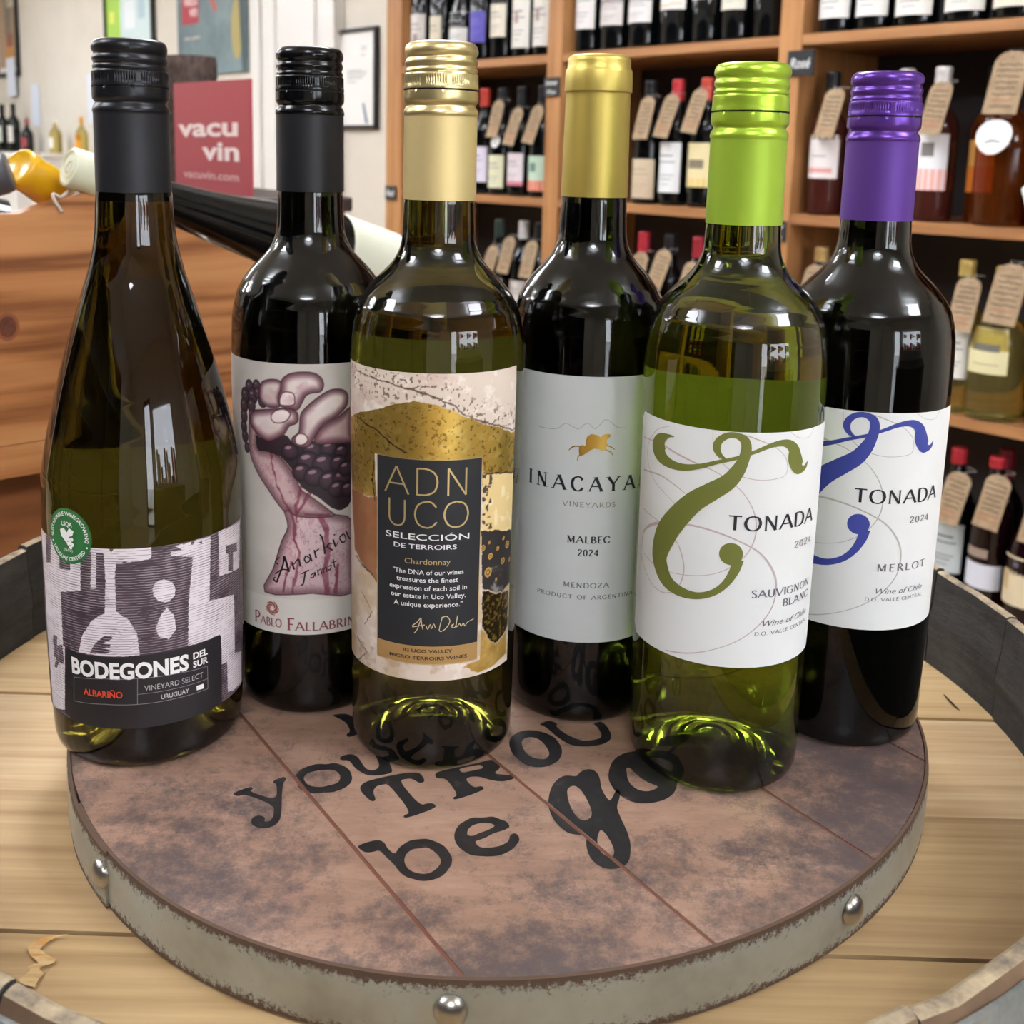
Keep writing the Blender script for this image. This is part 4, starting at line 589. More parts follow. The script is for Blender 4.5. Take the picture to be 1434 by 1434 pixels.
for j in range(nb+7):
    for i in range(n-1): Fc.append((j*n+i, j*n+i+1, (j+1)*n+i+1, (j+1)*n+i))
Fc.append(tuple(range((nb+7)*n, (nb+8)*n))[::-1]); mesh('metal_band', V, Fc, M_BAND, tray, True, sharp=40)
M_STUD = mat('nickel_stud', 'b5b2ab', .28, .95)
for k, a in enumerate([-136.9, -93.6, -48.0, -4, 40, 85, 130, 176]):
    a = radians(a); R_ = TR(a)+.0009; v, f = lathe_data([(.0056, 0), (.0054, .0010), (.0046, .0022), (.0030, .0032), (.0014, .0036), (0, .0037)], 24)
    A = Matrix.Translation((R_*cos(a), R_*sin(a), TH*.56)) @ Vector((cos(a), sin(a), 0)).to_track_quat('Z', 'Y').to_matrix().to_4x4()
    mesh('stud', [tuple(A @ Vector(p)) for p in v], f, M_STUD, tray, True)

# ------------------------------------------------------------------ wooden wine bin on the left
DV, WV = Vector((.7491, .6625, 0)), Vector((-.6625, .7491, 0))
BM_ = Matrix.Translation((-.3082, .8, 0)) @ Matrix.Rotation(atan2(.6625, .7491), 4, 'Z')
M_BIN = wood('orange_pine_bin', '7e4b26', 'b37646', 'c58b58', (2.6, 60, 60), .42, .16, coat=.1)
M_BIN2 = wood('orange_pine_plinth', '6e3f20', '84502b', '935c34', (5, 30, 34), .5, .12)
bn = empty('wine_bin'); bn.matrix_world = BM_ @ Matrix.Translation((0, 0, FLOOR))
tag(bn, 'orange pine wine bin with a cut-away top edge behind the barrel on the left', 'crate')
def xz(poly, y0, y1):      # polygon (x, z) extruded in y
    v, f = prism_data([(x, -z) for x, z in poly], y0, y1); return [(x, z, -y-FLOOR) for x, y, z in v], f
up_ = [(-.30, .2075), (-.30, .0372), (.34, .0372), (.34, .090), (.25, .119), (.15, .164), (.08, .195), (.030, .2205), (.0141, .2235), (-.039, .207)]
v, f = xz(up_[::-1], 0, .018); mesh('side_plank', v, f, M_BIN, bn)
v, f = xz([(-.30, .0118), (.34, .0118), (.34, .0364), (-.30, .0364)], .0006, .018); mesh('side_plank', v, f, M_BIN, bn)
up2 = [(-.30, .17), (-.30, .012), (.34, .012), (.34, .06), (.15, .13), (-.04, .17)]
v, f = xz(up2[::-1], .26, .278); mesh('side_plank', v, f, M_BIN, bn)
v, f = box_data(.322, .34, .0185, .2595, .012-FLOOR, .055-FLOOR); mesh('end_board', v, f, M_BIN, bn)
v, f = box_data(-.30, -.282, .0185, .2595, .012-FLOOR, .16-FLOOR); mesh('end_board', v, f, M_BIN, bn)
v, f = box_data(-.28, .32, .0185, .2595, .02-FLOOR, .035-FLOOR); mesh('bin_floor', v, f, M_BIN, bn)
v, f = box_data(-.29, .33, .03, .26, 0.0, .0112-FLOOR); mesh('plinth', v, f, M_BIN2, bn)
# knot on the big plank
kn = noisy('dark_knot', [(.3, '4a2418'), (.6, '6e3a24')], (200, 200, 200), .6, bstr=0)
v, f = disc2d(-.0505, .1255-FLOOR, .0062, .0080); mesh('knot', [(x, -.0003, z) for x, z in v], f, kn, bn)
v, f = disc2d(-.0505, .1255-FLOOR, .0085, .0105); mesh('knot', [(x, -.00015, z) for x, z in v], f, mat('knot_ring', '8c5230', .5), bn)
# ------------------------------------------------------------------ the six bottles
PB = [(0,.0355),(.05,.0360),(.12,.0365),(.165,.0368),(.180,.0364),(.1875,.0354),(.1935,.0338),(.1985,.0311),(.2015,.0288),(.2045,.0262),(.2095,.0212),(.2130,.0184),(.2175,.0163),(.2215,.0154),(.228,.0150),(.31,.0149)]
P1 = [(0,.040),(.02,.0412),(.055,.0419),(.104,.0418),(.120,.0413),(.1265,.0403),(.1365,.0384),(.1520,.0350),(.1659,.0314),(.1777,.0280),(.191,.0239),(.2046,.0197),(.2150,.0172),(.225,.0160),(.236,.0154),(.31,.0152)]
def glass_mat(name, col, rough=.0, ior=1.42):
    m = mat(name, col, rough, trans=1., ior=ior)
    # the glass is much thicker, so darker, at the foot around the punt
    tc = nn(m, 'ShaderNodeTexCoord'); sx = nn(m, 'ShaderNodeSeparateXYZ'); ln(m, tc.outputs['Object'], sx.inputs[0])
    mr = nn(m, 'ShaderNodeMapRange'); mr.inputs[1].default_value = .010; mr.inputs[2].default_value = .034; mr.inputs[3].default_value = .10; mr.inputs[4].default_value = 1.; ln(m, sx.outputs[2], mr.inputs[0])
    hs = nn(m, 'ShaderNodeHueSaturation'); hs.inputs['Color'].default_value = lin(col)+(1,); ln(m, mr.outputs[0], hs.inputs['Value'])
    ln(m, hs.outputs[0], m.node_tree.nodes['Principled BSDF'].inputs['Base Color']); return m
M_GBLK = mat('near_black_wine', '020304', .03, spec=.5)
M_GSHELL = glass_mat('smoky_dark_glass', '5c6660', 0, 1.5)
M_GOLIVE = glass_mat('dark_olive_glass', '4c4412', 0, 1.5)
M_GMID = glass_mat('olive_green_glass', '5a5a1e', 0, 1.5)
M_GLIME = glass_mat('leaf_green_glass', '74861f', 0, 1.5)
M_LBL = mat('label_paper', 'dfe1df', .55); M_LBL2 = mat('label_paper_grey', 'cfd3d3', .5); M_BACKL = mat('back_label_paper', 'd2d2c8', .7)
_t = M_BACKL.node_tree; _tr = nn(M_BACKL, 'ShaderNodeBsdfTranslucent'); _tr.inputs[0].default_value = (.8, .8, .74, 1); _ms = nn(M_BACKL, 'ShaderNodeMixShader'); _ms.inputs[0].default_value = .55
ln(M_BACKL, _t.nodes['Principled BSDF'].outputs[0], _ms.inputs[1]); ln(M_BACKL, _tr.outputs[0], _ms.inputs[2]); ln(M_BACKL, _ms.outputs[0], _t.nodes['Material Output'].inputs[0])

def finer(data, lim=1.6):
    """split the long edges of a flat print so that it follows the round glass"""
    import bmesh
    v, f = data; bm = bmesh.new(); vs = [bm.verts.new((p[0], p[1], 0)) for p in v]
    for q in f:
        q = list(dict.fromkeys(q))
        if len(q) < 3: continue
        try: bm.faces.new([vs[i] for i in q])
        except ValueError: pass
    for _ in range(5):
        bmesh.ops.triangulate(bm, faces=[q for q in bm.faces if len(q.verts) > 4])
        es = [e for e in bm.edges if abs(e.verts[0].co.x-e.verts[1].co.x) > lim]
        if not es: break
        bmesh.ops.subdivide_edges(bm, edges=es, cuts=1, use_grid_fill=True)
    bmesh.ops.triangulate(bm, faces=bm.faces[:])
    bm.verts.index_update(); o = [tuple(w.co[:2]) for w in bm.verts], [tuple(w.index for w in q.verts) for q in bm.faces]
    bm.free(); return o
class Bot:
    def __init__(s, n, x, y, h, prof, sc, Rl, label, cat='bottle'):
        s.n, s.h, s.sc, s.Rl = n, h, sc, Rl
        zz = [a for a, _ in prof]; rr_ = [b*sc if a < .2 else b*(sc+(1-sc)*min(1, (a-.2)/.02)) for a, b in prof]
        s.z, s.r = zz, rr_
        s.root = empty('wine_bottle', (x, y, 0.0), atan2(-x, y)); tag(s.root, label, cat)
    def R(s, z): return float(np.interp(z, s.z, s.r))
    def map(s, a, z, off=.0002):      # label millimetres -> bottle space, a to the right seen from the front
        R = s.R(z/1000)+off; t = a/1000/s.Rl; return (R*sin(t), -R*cos(t), z/1000)
    def outer(s):
        b = s.R(.01); P = [(0, .024), (.008, .0225), (.016, .017), (.022, .009), (b-.0085, .0022), (b-.006, .0003), (b-.0045, .0), (b-.0025, .0008), (b-.0009, .0030), (b-.0002, .0062), (s.R(.012), .012)]
        zs = sorted(set([.03, .05, .08, .11, .14] + [z for z in s.z if .02 < z < s.h-.012] + [.185, .190, .196, .2]))
        P += [(s.R(z), z) for z in zs if z < s.h-.0605] + [(s.R(s.h-.0605)-.0004, s.h-.0605), (.0136, s.h-.0590), (.0136, s.h-.010)]
        # smooth the shoulder
        Q = catmull(P[10:-2], 3); return P[:10] + [tuple(q) for q in Q] + P[-2:]
    def solid(s, m):
        P = s.outer()+[(0, s.h-.010)]; o = lathe('glass', P, m, s.root, 96, sharp=60); return o
    def shell(s, m, inner, th=.0024):
        P = s.outer()+[(0, s.h-.010)]; lathe('glass', P, m, s.root, 96, sharp=60)
        zt = s.h-.013; I = [(0, .027)]+[(max(r-th, .004), max(z, .004)+.0002) for r, z in s.outer() if (r > .028 or z > .1) and z >= 0.003 and z < zt]+[(0, zt)]
        lathe('wine', I, inner, s.root, 64, sharp=60)
    def grid(s, name, a0, a1, z0, z1, m, na=64, nz=24, off=.00015, rc=0., parent=None, fn=None):
        V = []; Fc = []
        for j in range(nz+1):
            z = z0+(z1-z0)*j/nz
            for i in range(na+1):
                a = a0+(a1-a0)*i/na
                if rc:      # rounded corners: pull columns in near the ends
                    e = min(z-z0, z1-z, rc); k = rc-sqrt(max(rc*rc-(rc-e)**2, 0)); a = a0+k+(a1-a0-2*k)*i/na
                V.append(s.map(a, z, off))
        for j in range(nz):
            for i in range(na): k = j*(na+1)+i; Fc.append((k, k+1, k+na+2, k+na+1))
        return mesh(name, V, Fc, m, parent or s.root, True)
    def deco(s, name, data, m, parent, off=.00028):
        v, f = finer(data)
        return mesh(name, [s.map(p[0], p[1], off) for p in v], f, m, parent)

def screw_cap(b, m, m2=None, knurl=True, length=63., plain=False, sk=None):
    """aluminium long-skirt cap: thread bulges, knurled ring, perforation line, bead and skirt"""
    D = 1000.; seg = 270
    if plain:
        rows = [(0, 0), (.3, 11.6), (.8, 12.9), (1.8, 13.7), (3, 13.9), (6.0, 13.95), (6.6, 14.4), (7.4, 14.7), (12, 14.9), (15.6, 15.0), (16.1, 14.95), (16.4, 14.4), (17.2, 14.25), (19, 14.3), (40, 14.6), (length-.4, 15.05), (length, 15.05), (length, 14.7)]
        kn = ()
    else:
        rows = [(0, 0), (.35, 11.0), (.2, 12.3), (.5, 13.3), (1.3, 14.2), (2.4, 14.75), (3.8, 14.95), (4.9, 14.8), (5.7, 14.25), (6.2, 14.05), (6.8, 14.3), (7.7, 14.75), (8.7, 14.8), (9.5, 14.35), (10.1, 14.15), (10.6, 14.35), (11.3, 14.75), (11.9, 14.6), (12.4, 14.5), (12.8, 14.95), (13.2, 15.05), (14.2, 15.05), (15.8, 15.05), (16.8, 15.05), (17.2, 15.1), (18.2, 15.2), (18.65, 15.2), (18.75, 14.55), (19.35, 14.55), (19.45, 15.2), (20.6, 15.25), (22.6, 15.25), (23.8, 15.1), (24.6, 14.4), (25.2, 14.1), (25.8, 14.3), (26.8, 15.0), (28.0, 15.3), (28.9, 15.35), (29.3, 15.05), (30, 15.0), (45, 15.05), (length-.3, 15.15), (length, 15.15), (length, 14.8)]
    V = []; Fc = []; mi = []; prev = None
    for k, (t, r) in enumerate(rows):
        if r == 0: ring = [len(V)]; V.append((0, 0, b.h))
        else:
            ring = []
            for i in range(seg):
                th = 2*pi*i/seg; r_ = r; t_ = t
                if not plain:
                    if 4.5 < t < 12.2: t_ = t + .35*sin(th+b.n*1.7)
                    if 13.3 < t < 16.9 and knurl and (i % 30) > 3 and i % 3 == 0: r_ = r-.32
                    if 18.7 < t < 19.4 and (i % 34) < 3: r_ = 15.1
                    if 1.5 < t < 12: r_ += .06*sin(3*th+b.n+t)
                ring.append(len(V)); V.append((r_/D*cos(th), r_/D*sin(th), b.h-t_/D))
        if prev is not None:
            for i in range(seg):
                j = (i+1) % seg
                if len(prev) == 1: Fc.append((prev[0], ring[i], ring[j]))
                else: Fc.append((prev[i], ring[i], ring[j], prev[j]))
                mi.append(1 if (not plain and 18.7 < t < 19.4 and 18.7 < rows[k-1][0]) else (2 if t > 29.9 and not plain else 0))
        prev = ring
    dk = mat('perforation_shadow', '14120e', .6)
    mesh('screw_cap' if not plain else 'capsule', V, Fc, [m, dk, m2 or m], b.root, True, mi, 55)

# caps
M_CAPB = mat('black_satin_cap', '1b1c20', .30, .35); M_CAPB2 = mat('black_matte_skirt', '202126', .42, .2)
M_CAPG = mat('black_gloss_cap', '0e0f12', .16, .3)
M_CAPC = mat('champagne_gold_cap', 'cdbd8a', .32, .85); M_CAPC2 = mat('champagne_gold_skirt', 'd8c48c', .5, .6)
M_CAPY = mat('old_gold_capsule', 'c2ae5c', .42, .75)
M_CAPL = mat('lime_green_cap', 'a3c43a', .30, .55); M_CAPL2 = mat('lime_green_skirt', '9cbc3a', .45, .4)
M_CAPP = mat('purple_cap', '5a3390', .26, .5); M_CAPP2 = mat('purple_skirt', '5c3890', .45, .35)

# painted label art: colours of a fine vertex grid
def in_poly(P, A, Z):
    P = np.array(P); c = np.zeros(A.shape, bool); n = len(P)
    for i in range(n):
        x1, y1 = P[i]; x2, y2 = P[(i+1) % n]
        if y1 == y2: continue
        k = ((y1 > Z) != (y2 > Z)) & (A < (x2-x1)*(Z-y1)/(y2-y1)+x1); c ^= k
    return c
def vnoise(A, Z, s, seed=0, octv=4):
    rs = np.random.RandomState(seed); T = rs.rand(64, 64); o = np.zeros(A.shape); amp = 1.; tot = 0
    for k in range(octv):
        x = A/s*2**k+17.3*k; y = Z/s*2**k+9.1*k; xi = np.floor(x).astype(int); yi = np.floor(y).astype(int); fx = x-xi; fy = y-yi
        fx = fx*fx*(3-2*fx); fy = fy*fy*(3-2*fy)
        g = lambda i, j: T[(xi+i) % 64, (yi+j) % 64]
        o += amp*((g(0, 0)*(1-fx)+g(1, 0)*fx)*(1-fy)+(g(0, 1)*(1-fx)+g(1, 1)*fx)*fy); tot += amp; amp *= .55
    return o/tot
def seg_dist(A, Z, pts):
    """distance to a polyline with widths: returns min(dist - w/2)"""
    o = np.full(A.shape, 1e9)
    for p, q in zip(pts[:-1], pts[1:]):
        d = np.array(q[:2])-np.array(p[:2]); L = d@d or 1e-9; t = np.clip(((A-p[0])*d[0]+(Z-p[1])*d[1])/L, 0, 1)
        w = (p[2]+(q[2]-p[2])*t)/2 if len(p) > 2 else 0
        o = np.minimum(o, np.hypot(A-p[0]-d[0]*t, Z-p[1]-d[1]*t)-w)
    return o
def art_label(b, a0, a1, z0, z1, na, nz, fn, name='front_label', rough=.5, rc=0):
    o = b.grid(name, a0, a1, z0, z1, None, na, nz, .00015, rc)
    Z, A = np.meshgrid(np.linspace(z0, z1, nz+1), np.linspace(a0, a1, na+1), indexing='ij')
    C, Mt = fn(A, Z)
    C = np.clip(C/255., 0, 1); L = np.where(C <= .04045, C/12.92, ((C+.055)/1.055)**2.4)
    me = o.data
    ca = me.color_attributes.new('print', 'FLOAT_COLOR', 'POINT'); ca.data.foreach_set('color', np.concatenate([L, Mt[..., None]], -1).astype(np.float32).ravel())
    m = bpy.data.materials.new(name+'_print'); m.use_nodes = True; bs = m.node_tree.nodes['Principled BSDF']
    at = nn(m, 'ShaderNodeVertexColor', layer_name='print'); ln(m, at.outputs['Color'], bs.inputs['Base Color']); ln(m, at.outputs['Alpha'], bs.inputs['Metallic'])
    rg = nn(m, 'ShaderNodeMapRange'); rg.inputs[3].default_value = rough; rg.inputs[4].default_value = .34; ln(m, at.outputs['Alpha'], rg.inputs[0]); ln(m, rg.outputs[0], bs.inputs['Roughness'])
    me.materials.append(m); return o
def lay(C, mask, col, k=1.):
    mk = np.clip(mask*1.0, 0, 1)[..., None]*k; return C*(1-mk)+np.array(col, float)*mk

M_WHT = mat('print_white', 'ebe9e6', .5); M_INKD = mat('print_dark', '25242c', .5); M_GREYI = mat('print_grey', '6c6c74', .5)

# --- bottle 1: dark sloping bottle with the woodcut label
B1 = Bot(1, -.1466, .4484, .2991, P1, 1., .0418, 'dark olive wine bottle with black screw cap and woodcut figures label, leftmost on the tray')
B1.solid(M_GOLIVE); screw_cap(B1, M_CAPB, M_CAPB2, length=64.8)
B1.grid('back_label', 95, 165, 20, 118, M_BACKL, 30, 20)
def art1(A, Z):
    hn = vnoise(A, Z, 14, 3)*2.2+vnoise(A, Z, 60, 4)*3
    ph = (Z+hn*.55)/1.08*2*pi
    dark = np.ones(A.shape+(3,))*np.array([66, 52, 60.]); C = dark
    jj = vnoise(A, Z*3, 9, 8, 2)
    C = lay(C, np.clip((np.sin(ph)-.66-(.5-jj)*.7)*5, 0, 1), (164, 150, 156))
    w = np.zeros(A.shape, bool)
    for p in ART['W1']['w']: w |= in_poly(p, A+.10*np.sin(Z*2.3), Z+.08*np.sin(A*1.7))
    for p in ART['W1']['k']: w &= ~in_poly(p, A, Z)
    wc = np.ones(A.shape+(3,))*np.array([222, 212, 216.]); wc = lay(wc, np.clip((np.sin(ph+.7)-.76-(.5-jj)*.7)*5, 0, 1), (104, 90, 98), .8)
    C = np.where(w[..., None], wc, C)
    bd = in_poly(ART['W1']['band'][0], A, Z) | (Z < 19.6+(22.8-19.6)*0) | ((Z < 45) & (A > -37.4) & (A < 33) & (Z < 52-0.0*A))
    C = np.where(bd[..., None], np.array([36, 33, 36.]), C)
    return C, np.zeros(A.shape)
L1 = art_label(B1, -62, 54.5, 19.5, 97.6, 520, 340, art1)
B1.deco('lettering', ft('BODEGONES', -33.9, 16.0, 41.9, 7.0, .038), M_WHT, L1)
B1.deco('lettering', join(ft('DEL', 18.0, 24.9, 45.6, 2.9, .03), ft('SUR', 17.9, 25.1, 41.8, 2.9, .03)), M_WHT, L1)
B1.deco('variety_lettering', ft('ALBARIÑO', -28.2, -11.0, 33.3, 3.0, .015), mat('print_orange_red', 'd4482c', .5), L1)
B1.deco('lettering', join(ft('VINEYARD SELECT', -2.3, 22.5, 36.1, 2.4), ft('URUGUAY', 4.2, 16.0, 31.3, 2.1, .02)), mat('print_light_grey', 'b9b6b6', .5), L1)
B1.deco('ruled_box', join(*[stroke2d([(p[0], p[1], .22) for p in l], 1) for l in ART['BOX']]), mat('print_mid_grey', '8d8a8c', .5), L1)
B1.deco('small_flag', poly2d([ART['FLAG']]), M_WHT, L1)
# round certification sticker
SA, SZ, SR = -32.6, 101.0, 11.6
M_STK = mat('sticker_green', '2d6e3c', .45)
v, f = disc2d(SA, SZ, SR, SR, 48)
v = [(SA, SZ)]+v; f = [(0, i, i % 48+1) for i in range(1, 49)]
stk = mesh('round_sticker', [B1.map(p[0], p[1], .0005) for p in v], f, M_STK, B1.root, True)
def ring_text(txt, a_start, a_end, rad, h, inward=False):
    V = []; Fc = []; v, f = bfont(txt, .02); w = v[:, 0].max()
    for p in v:
        u = p[0]/w; 
        if not inward: t = a_start+(a_end-a_start)*u; r = rad+p[1]*h
        else: t = a_start+(a_end-a_start)*u; r = rad-p[1]*h
        V.append((SA+r*cos(radians(t)), SZ+r*sin(radians(t))))
    return V, f
rim = [(SA+(SR-.35)*cos(t), SZ+(SR-.35)*sin(t), .25) for t in np.linspace(0, 2*pi, 49)]
B1.deco('sticker_lettering', join(ring_text('SUSTAINABLE WINEGROWING', 190, -10, 8.6, 1.7), ring_text('URUGUAY CERTIFIED', 212, 328, 10.3, 1.7, True), ft('LSQA', SA-3.2, SA+2.6, SZ+4.2, 1.9, .02), ft('(NAV)', SA-2.4, SA+2.4, SZ-6.4, 1.2), disc2d(SA-9.4, SZ-3.6, .4), disc2d(SA+9.4, SZ-3.6, .4)), M_WHT, stk, .0006)
B1.deco('sticker_grapes', join(poly2d([[(SA-4.2, SZ+2.2), (SA-2, SZ+3.2), (SA-.2, SZ+1.6), (SA+1, SZ+3.6), (SA+3.4, SZ+2.6), (SA+2.6, SZ+.6), (SA+1, SZ), (SA-.6, SZ-3), (SA-2.2, SZ-1.4), (SA-3.6, SZ-.4)]]), *[disc2d(SA+x, SZ+y, .85, n=10) for x, y in ((.6, -1.2), (2.2, -1), (1.4, -2.6), (.4, -3), (2.4, -3.2), (1.5, -4.4))]), M_WHT, stk, .0006)

# --- bottle 2: dark bottle with the clenched-fist label
B2 = Bot(2, -.0798, .4895, .3013, PB, .985, .0364, 'dark wine bottle with glossy black screw cap and label showing a fist squeezing grapes')
B2.shell(M_GSHELL, M_GBLK); screw_cap(B2, M_CAPG, M_CAPB2)
def art2(A, Z):
    n = vnoise(A, Z, 10, 5); C = np.ones(A.shape+(3,))*np.array([205, 199, 192.])+(n[..., None]-.5)*12
    lo = Z < 57.; C = lay(C, lo, (214, 210, 202))
    base = np.array([200, 178, 178.])
    def blob(C, cx, cz, rx, rz, rot, col, dk=.62, k=1., hl=True):
        t = radians(rot); x = (A-cx)*cos(t)+(Z-cz)*sin(t); z = -(A-cx)*sin(t)+(Z-cz)*cos(t)
        d = np.sqrt((x/rx)**2+(z/rz)**2); m = np.clip((1-d)*rx/.35, 0, 1); sh = np.sqrt(np.clip(1-d**2, 0, 1))
        sh = sh*.75+.25*np.clip(.5+(z/rz-x/rx*.3)*.5, 0, 1)
        col_ = np.array(col, float)*(dk+(1-dk)*sh)[..., None]; return C*(1-m[..., None]*k)+col_*m[..., None]*k
    FS = {k: [tuple(q) for q in catmull(list(v)+[v[0]], 3)] for k, v in ART['FIST'].items()}
    def lobe(C, k, hi=(248, 236, 230), lo=(110, 68, 78), w=2.8, outline=.35, g=0.25):
        m = in_poly(FS[k], A, Z); d = seg_dist(A, Z, FS[k]); s_ = np.clip(d/w, 0, 1); s_ = s_*s_*(3-2*s_)
        xs = [p[0] for p in FS[k]]; zs = [p[1] for p in FS[k]]
        gz = (Z-min(zs))/(max(zs)-min(zs)); s_ = np.clip(s_*(1-g)+g*gz*s_ + .10*(vnoise(A, Z, 3.5, 7, 3)-.5)*s_, 0, 1)
        col = np.array(lo, float)*(1-s_[..., None])+np.array(hi, float)*s_[..., None]
        col = lay(col, np.clip((vnoise(A, Z, 5, 19, 3)-.52)*5, 0, 1)*s_, (198, 140, 152), .5)
        C = np.where(m[..., None], col, C); return lay(C, np.clip(1-(d-outline*.2)/outline, 0, 1), (60, 34, 44), .85)
    for i, (a, z, r) in enumerate(ART['GRAPE'][:12]):
        r *= 1.35; C = blob(C, a, z, r+.3, r*1.2+.3, 0, (34, 22, 28), .9); C = blob(C, a, z, r, r*1.2, 0, (100, 74, 86), .3); C = blob(C, a-.2*r, z+.4*r, r*.35, r*.2, 0, (196, 168, 176), .8, .6)
    C = lobe(C, 'wrist', (222, 196, 198), (128, 96, 102), 5.0); C = lobe(C, 'palm', (226, 202, 200), (128, 92, 98), 5.)
    wr = vnoise(A, Z*.6, 2.2, 12, 3); arm = in_poly(FS['wrist'], A, Z) | in_poly(FS['palm'], A, Z)
    C = lay(C, arm*np.clip((np.abs(wr-.5)*-26+1), 0, 1), (128, 84, 92), .5)
    for s in ART['STREAK']: C = lay(C, np.clip(.6-seg_dist(A+(wr-.5)*2, Z, s)*2.2, 0, 1)*(.5+.5*vnoise(A, Z, 3, 2)), (112, 34, 56), .85)
    C = lay(C, in_poly(FS['hol'], A, Z), (44, 28, 36), .95)
    for i, (a, z, r) in enumerate(ART['GRAPE'][12:]):
        C = blob(C, a, z, r+.3, r+.3, 0, (22, 14, 20), .9); C = blob(C, a, z, r, r*.92, 0, (82, 58, 72), .22); C = blob(C, a-.2*r, z+.45*r, r*.45, r*.22, 12, (206, 168, 180), .8, .7)
    C = lobe(C, 'F1', (226, 214, 208)); C = lobe(C, 'F5', (226, 206, 202), w=4.5); C = lobe(C, 'F2', w=4.2); C = lobe(C, 'F3', w=4.); C = lobe(C, 'F4', w=3.8)
    for k in ('N2', 'N3', 'N4'): C = lobe(C, k, (250, 238, 234), (206, 172, 172), .9, .3)
    C = lay(C, (Z < 57.2), (214, 210, 202)); return C, np.zeros(A.shape)
L2 = art_label(B2, -55, 42, 40.3, 165.2, 330, 420, art2)
M_INKB = mat('print_black', '1a171a', .5); M_MAR = mat('print_maroon', '8a4a50', .5)
B2.deco('script_lettering', join(*[stroke2d(l, 4) for l in ART['ANAR']+ART['TANN']]), M_INKB, L2)
B2.deco('lettering', join(roman('P', -29.7, -26.4, 43.2, 5.6, .17, .09), roman('ABLO', -25.8, -14.5, 43.2, 3.9, .18, .1), roman('F', -11.7, -8.4, 42.3, 5.8, .17, .09), roman('ALLABRINO', -7.8, 25.5, 42.3, 4.1, .18, .1)), M_MAR, L2)
sw = []
for k in range(5):
    t0 = k*2*pi/5; sw.append(stroke2d([(-19.2+(1.0+2.4*u)*cos(t0+u*2.6), 51.9+(1.0+2.4*u)*sin(t0+u*2.6), .25+.9*sin(pi*u)) for u in np.linspace(0, 1, 7)], 2))
B2.deco('swirl_emblem', join(*sw), mat('print_dusty_red', 'a0605c', .45), L2)

# --- bottle 3: green bottle, gold abstract label
B3 = Bot(3, -.0192, .4464, .3006, PB, 1., .0364, 'olive green wine bottle with champagne-gold screw cap and gold marbled label with a black panel')
B3.solid(M_GMID); screw_cap(B3, M_CAPC, M_CAPC2)
B3.grid('back_label', 82, 146, 42, 172, M_BACKL, 30, 20)
def art3(A, Z):
    n1 = vnoise(A, Z, 16, 21, 5); n2 = vnoise(A, Z, 4, 22, 4); n3 = vnoise(A, Z, 1.3, 23, 3)
    C = np.ones(A.shape+(3,))*np.array([216, 200, 184.]); C = lay(C, np.clip((n1-.5)*5, 0, 1), (202, 172, 160), .8); C = lay(C, np.clip((n2-.56)*8, 0, 1), (236, 226, 214), .7)
    C = lay(C, (Z < 95)*np.clip((n1-.45)*4, 0, 1), (190, 168, 132), .8)
    # dark pores in a band along the gold edge
    edge = seg_dist(A, Z, ART['CRACK'][0]); pr = np.exp(-((edge-2.5)/4.5)**2)*(Z > 128)
    C = lay(C, np.clip((vnoise(A, Z, 1.1, 31, 2)-.64)*14, 0, 1)*np.clip(pr*1.4, 0, 1), (96, 70, 58), .75)
    M = np.zeros(A.shape); jag = (n2-.5)*3
    g = in_poly(ART['R3']['gold'], A+jag*.5, Z+jag*.6); gc = np.ones(A.shape+(3,))*np.array([222, 184, 92.]); gc = lay(gc, np.clip((n2-.5)*5, 0, 1), (242, 212, 128), .7); gc = lay(gc, np.clip((n3-.62)*8, 0, 1), (120, 92, 44), .7)
    C = np.where(g[..., None], gc, C); M = np.where(g, .88, M)
    m = in_poly(ART['R3']['rust'], A+jag*.5, Z+jag); C = np.where(m[..., None], lay(np.ones(A.shape+(3,))*np.array([150, 96, 58.]), np.clip((n1-.5)*4, 0, 1), (178, 128, 92), .7), C); M = np.where(m, .25, M)
    m = in_poly(ART['R3']['cream'], A, Z+jag*.6); C = np.where(m[..., None], lay(np.ones(A.shape+(3,))*np.array([226, 198, 138.]), np.clip((n2-.5)*6, 0, 1), (240, 224, 186), .8), C)
    C = lay(C, m*np.clip((vnoise(A, Z, 1.6, 41, 2)-.60)*14, 0, 1)*(A < 25.5), (60, 44, 36), .9)
    m = in_poly(ART['R3']['dark'], A+jag*.3, Z+jag*.8); C = np.where(m[..., None], lay(np.ones(A.shape+(3,))*np.array([44, 40, 40.]), np.clip((n2-.52)*6, 0, 1)*(Z < 88), (150, 146, 144), .8), C)
    for (a, z, w) in ART['CIRC']:
        d = np.hypot(A-a, (Z-z)*.9); C = np.where((d < w*.5*1.9)[..., None], np.array([214, 172, 92.]), C); C = np.where(((d < w*.5*1.1) & (d > w*.5*.7))[..., None], np.array([104, 74, 40.]), C); M = np.where(d < w*.95, .5, M)
    m = in_poly(ART['R3']['foil2'], A+jag*.4, Z+jag); C = np.where(m[..., None], lay(np.ones(A.shape+(3,))*np.array([62, 48, 26.]), np.clip((n3-.5)*6, 0, 1), (190, 156, 84), .8), C); M = np.where(m, .8, M)
    m = in_poly(ART['R3']['foil3'], A+jag*.4, Z+jag*.6); C = np.where(m[..., None], np.array([206, 166, 88.])+(n2[..., None]-.5)*60, C); M = np.where(m, .5, M)
    for s in ART['CRACK']: C = lay(C, np.clip(.8-seg_dist(A+(n3-.5)*1.5, Z+(n2-.5)*2, s)*5, 0, 1), (70, 48, 38), .8)
    C = lay(C, (Z < 52)*np.clip((n2-.55)*9, 0, 1)*(A < 5), (170, 140, 112), .6)
    return C, M
L3 = art_label(B3, -49.5, 39.5, 42, 171.3, 320, 440, art3)
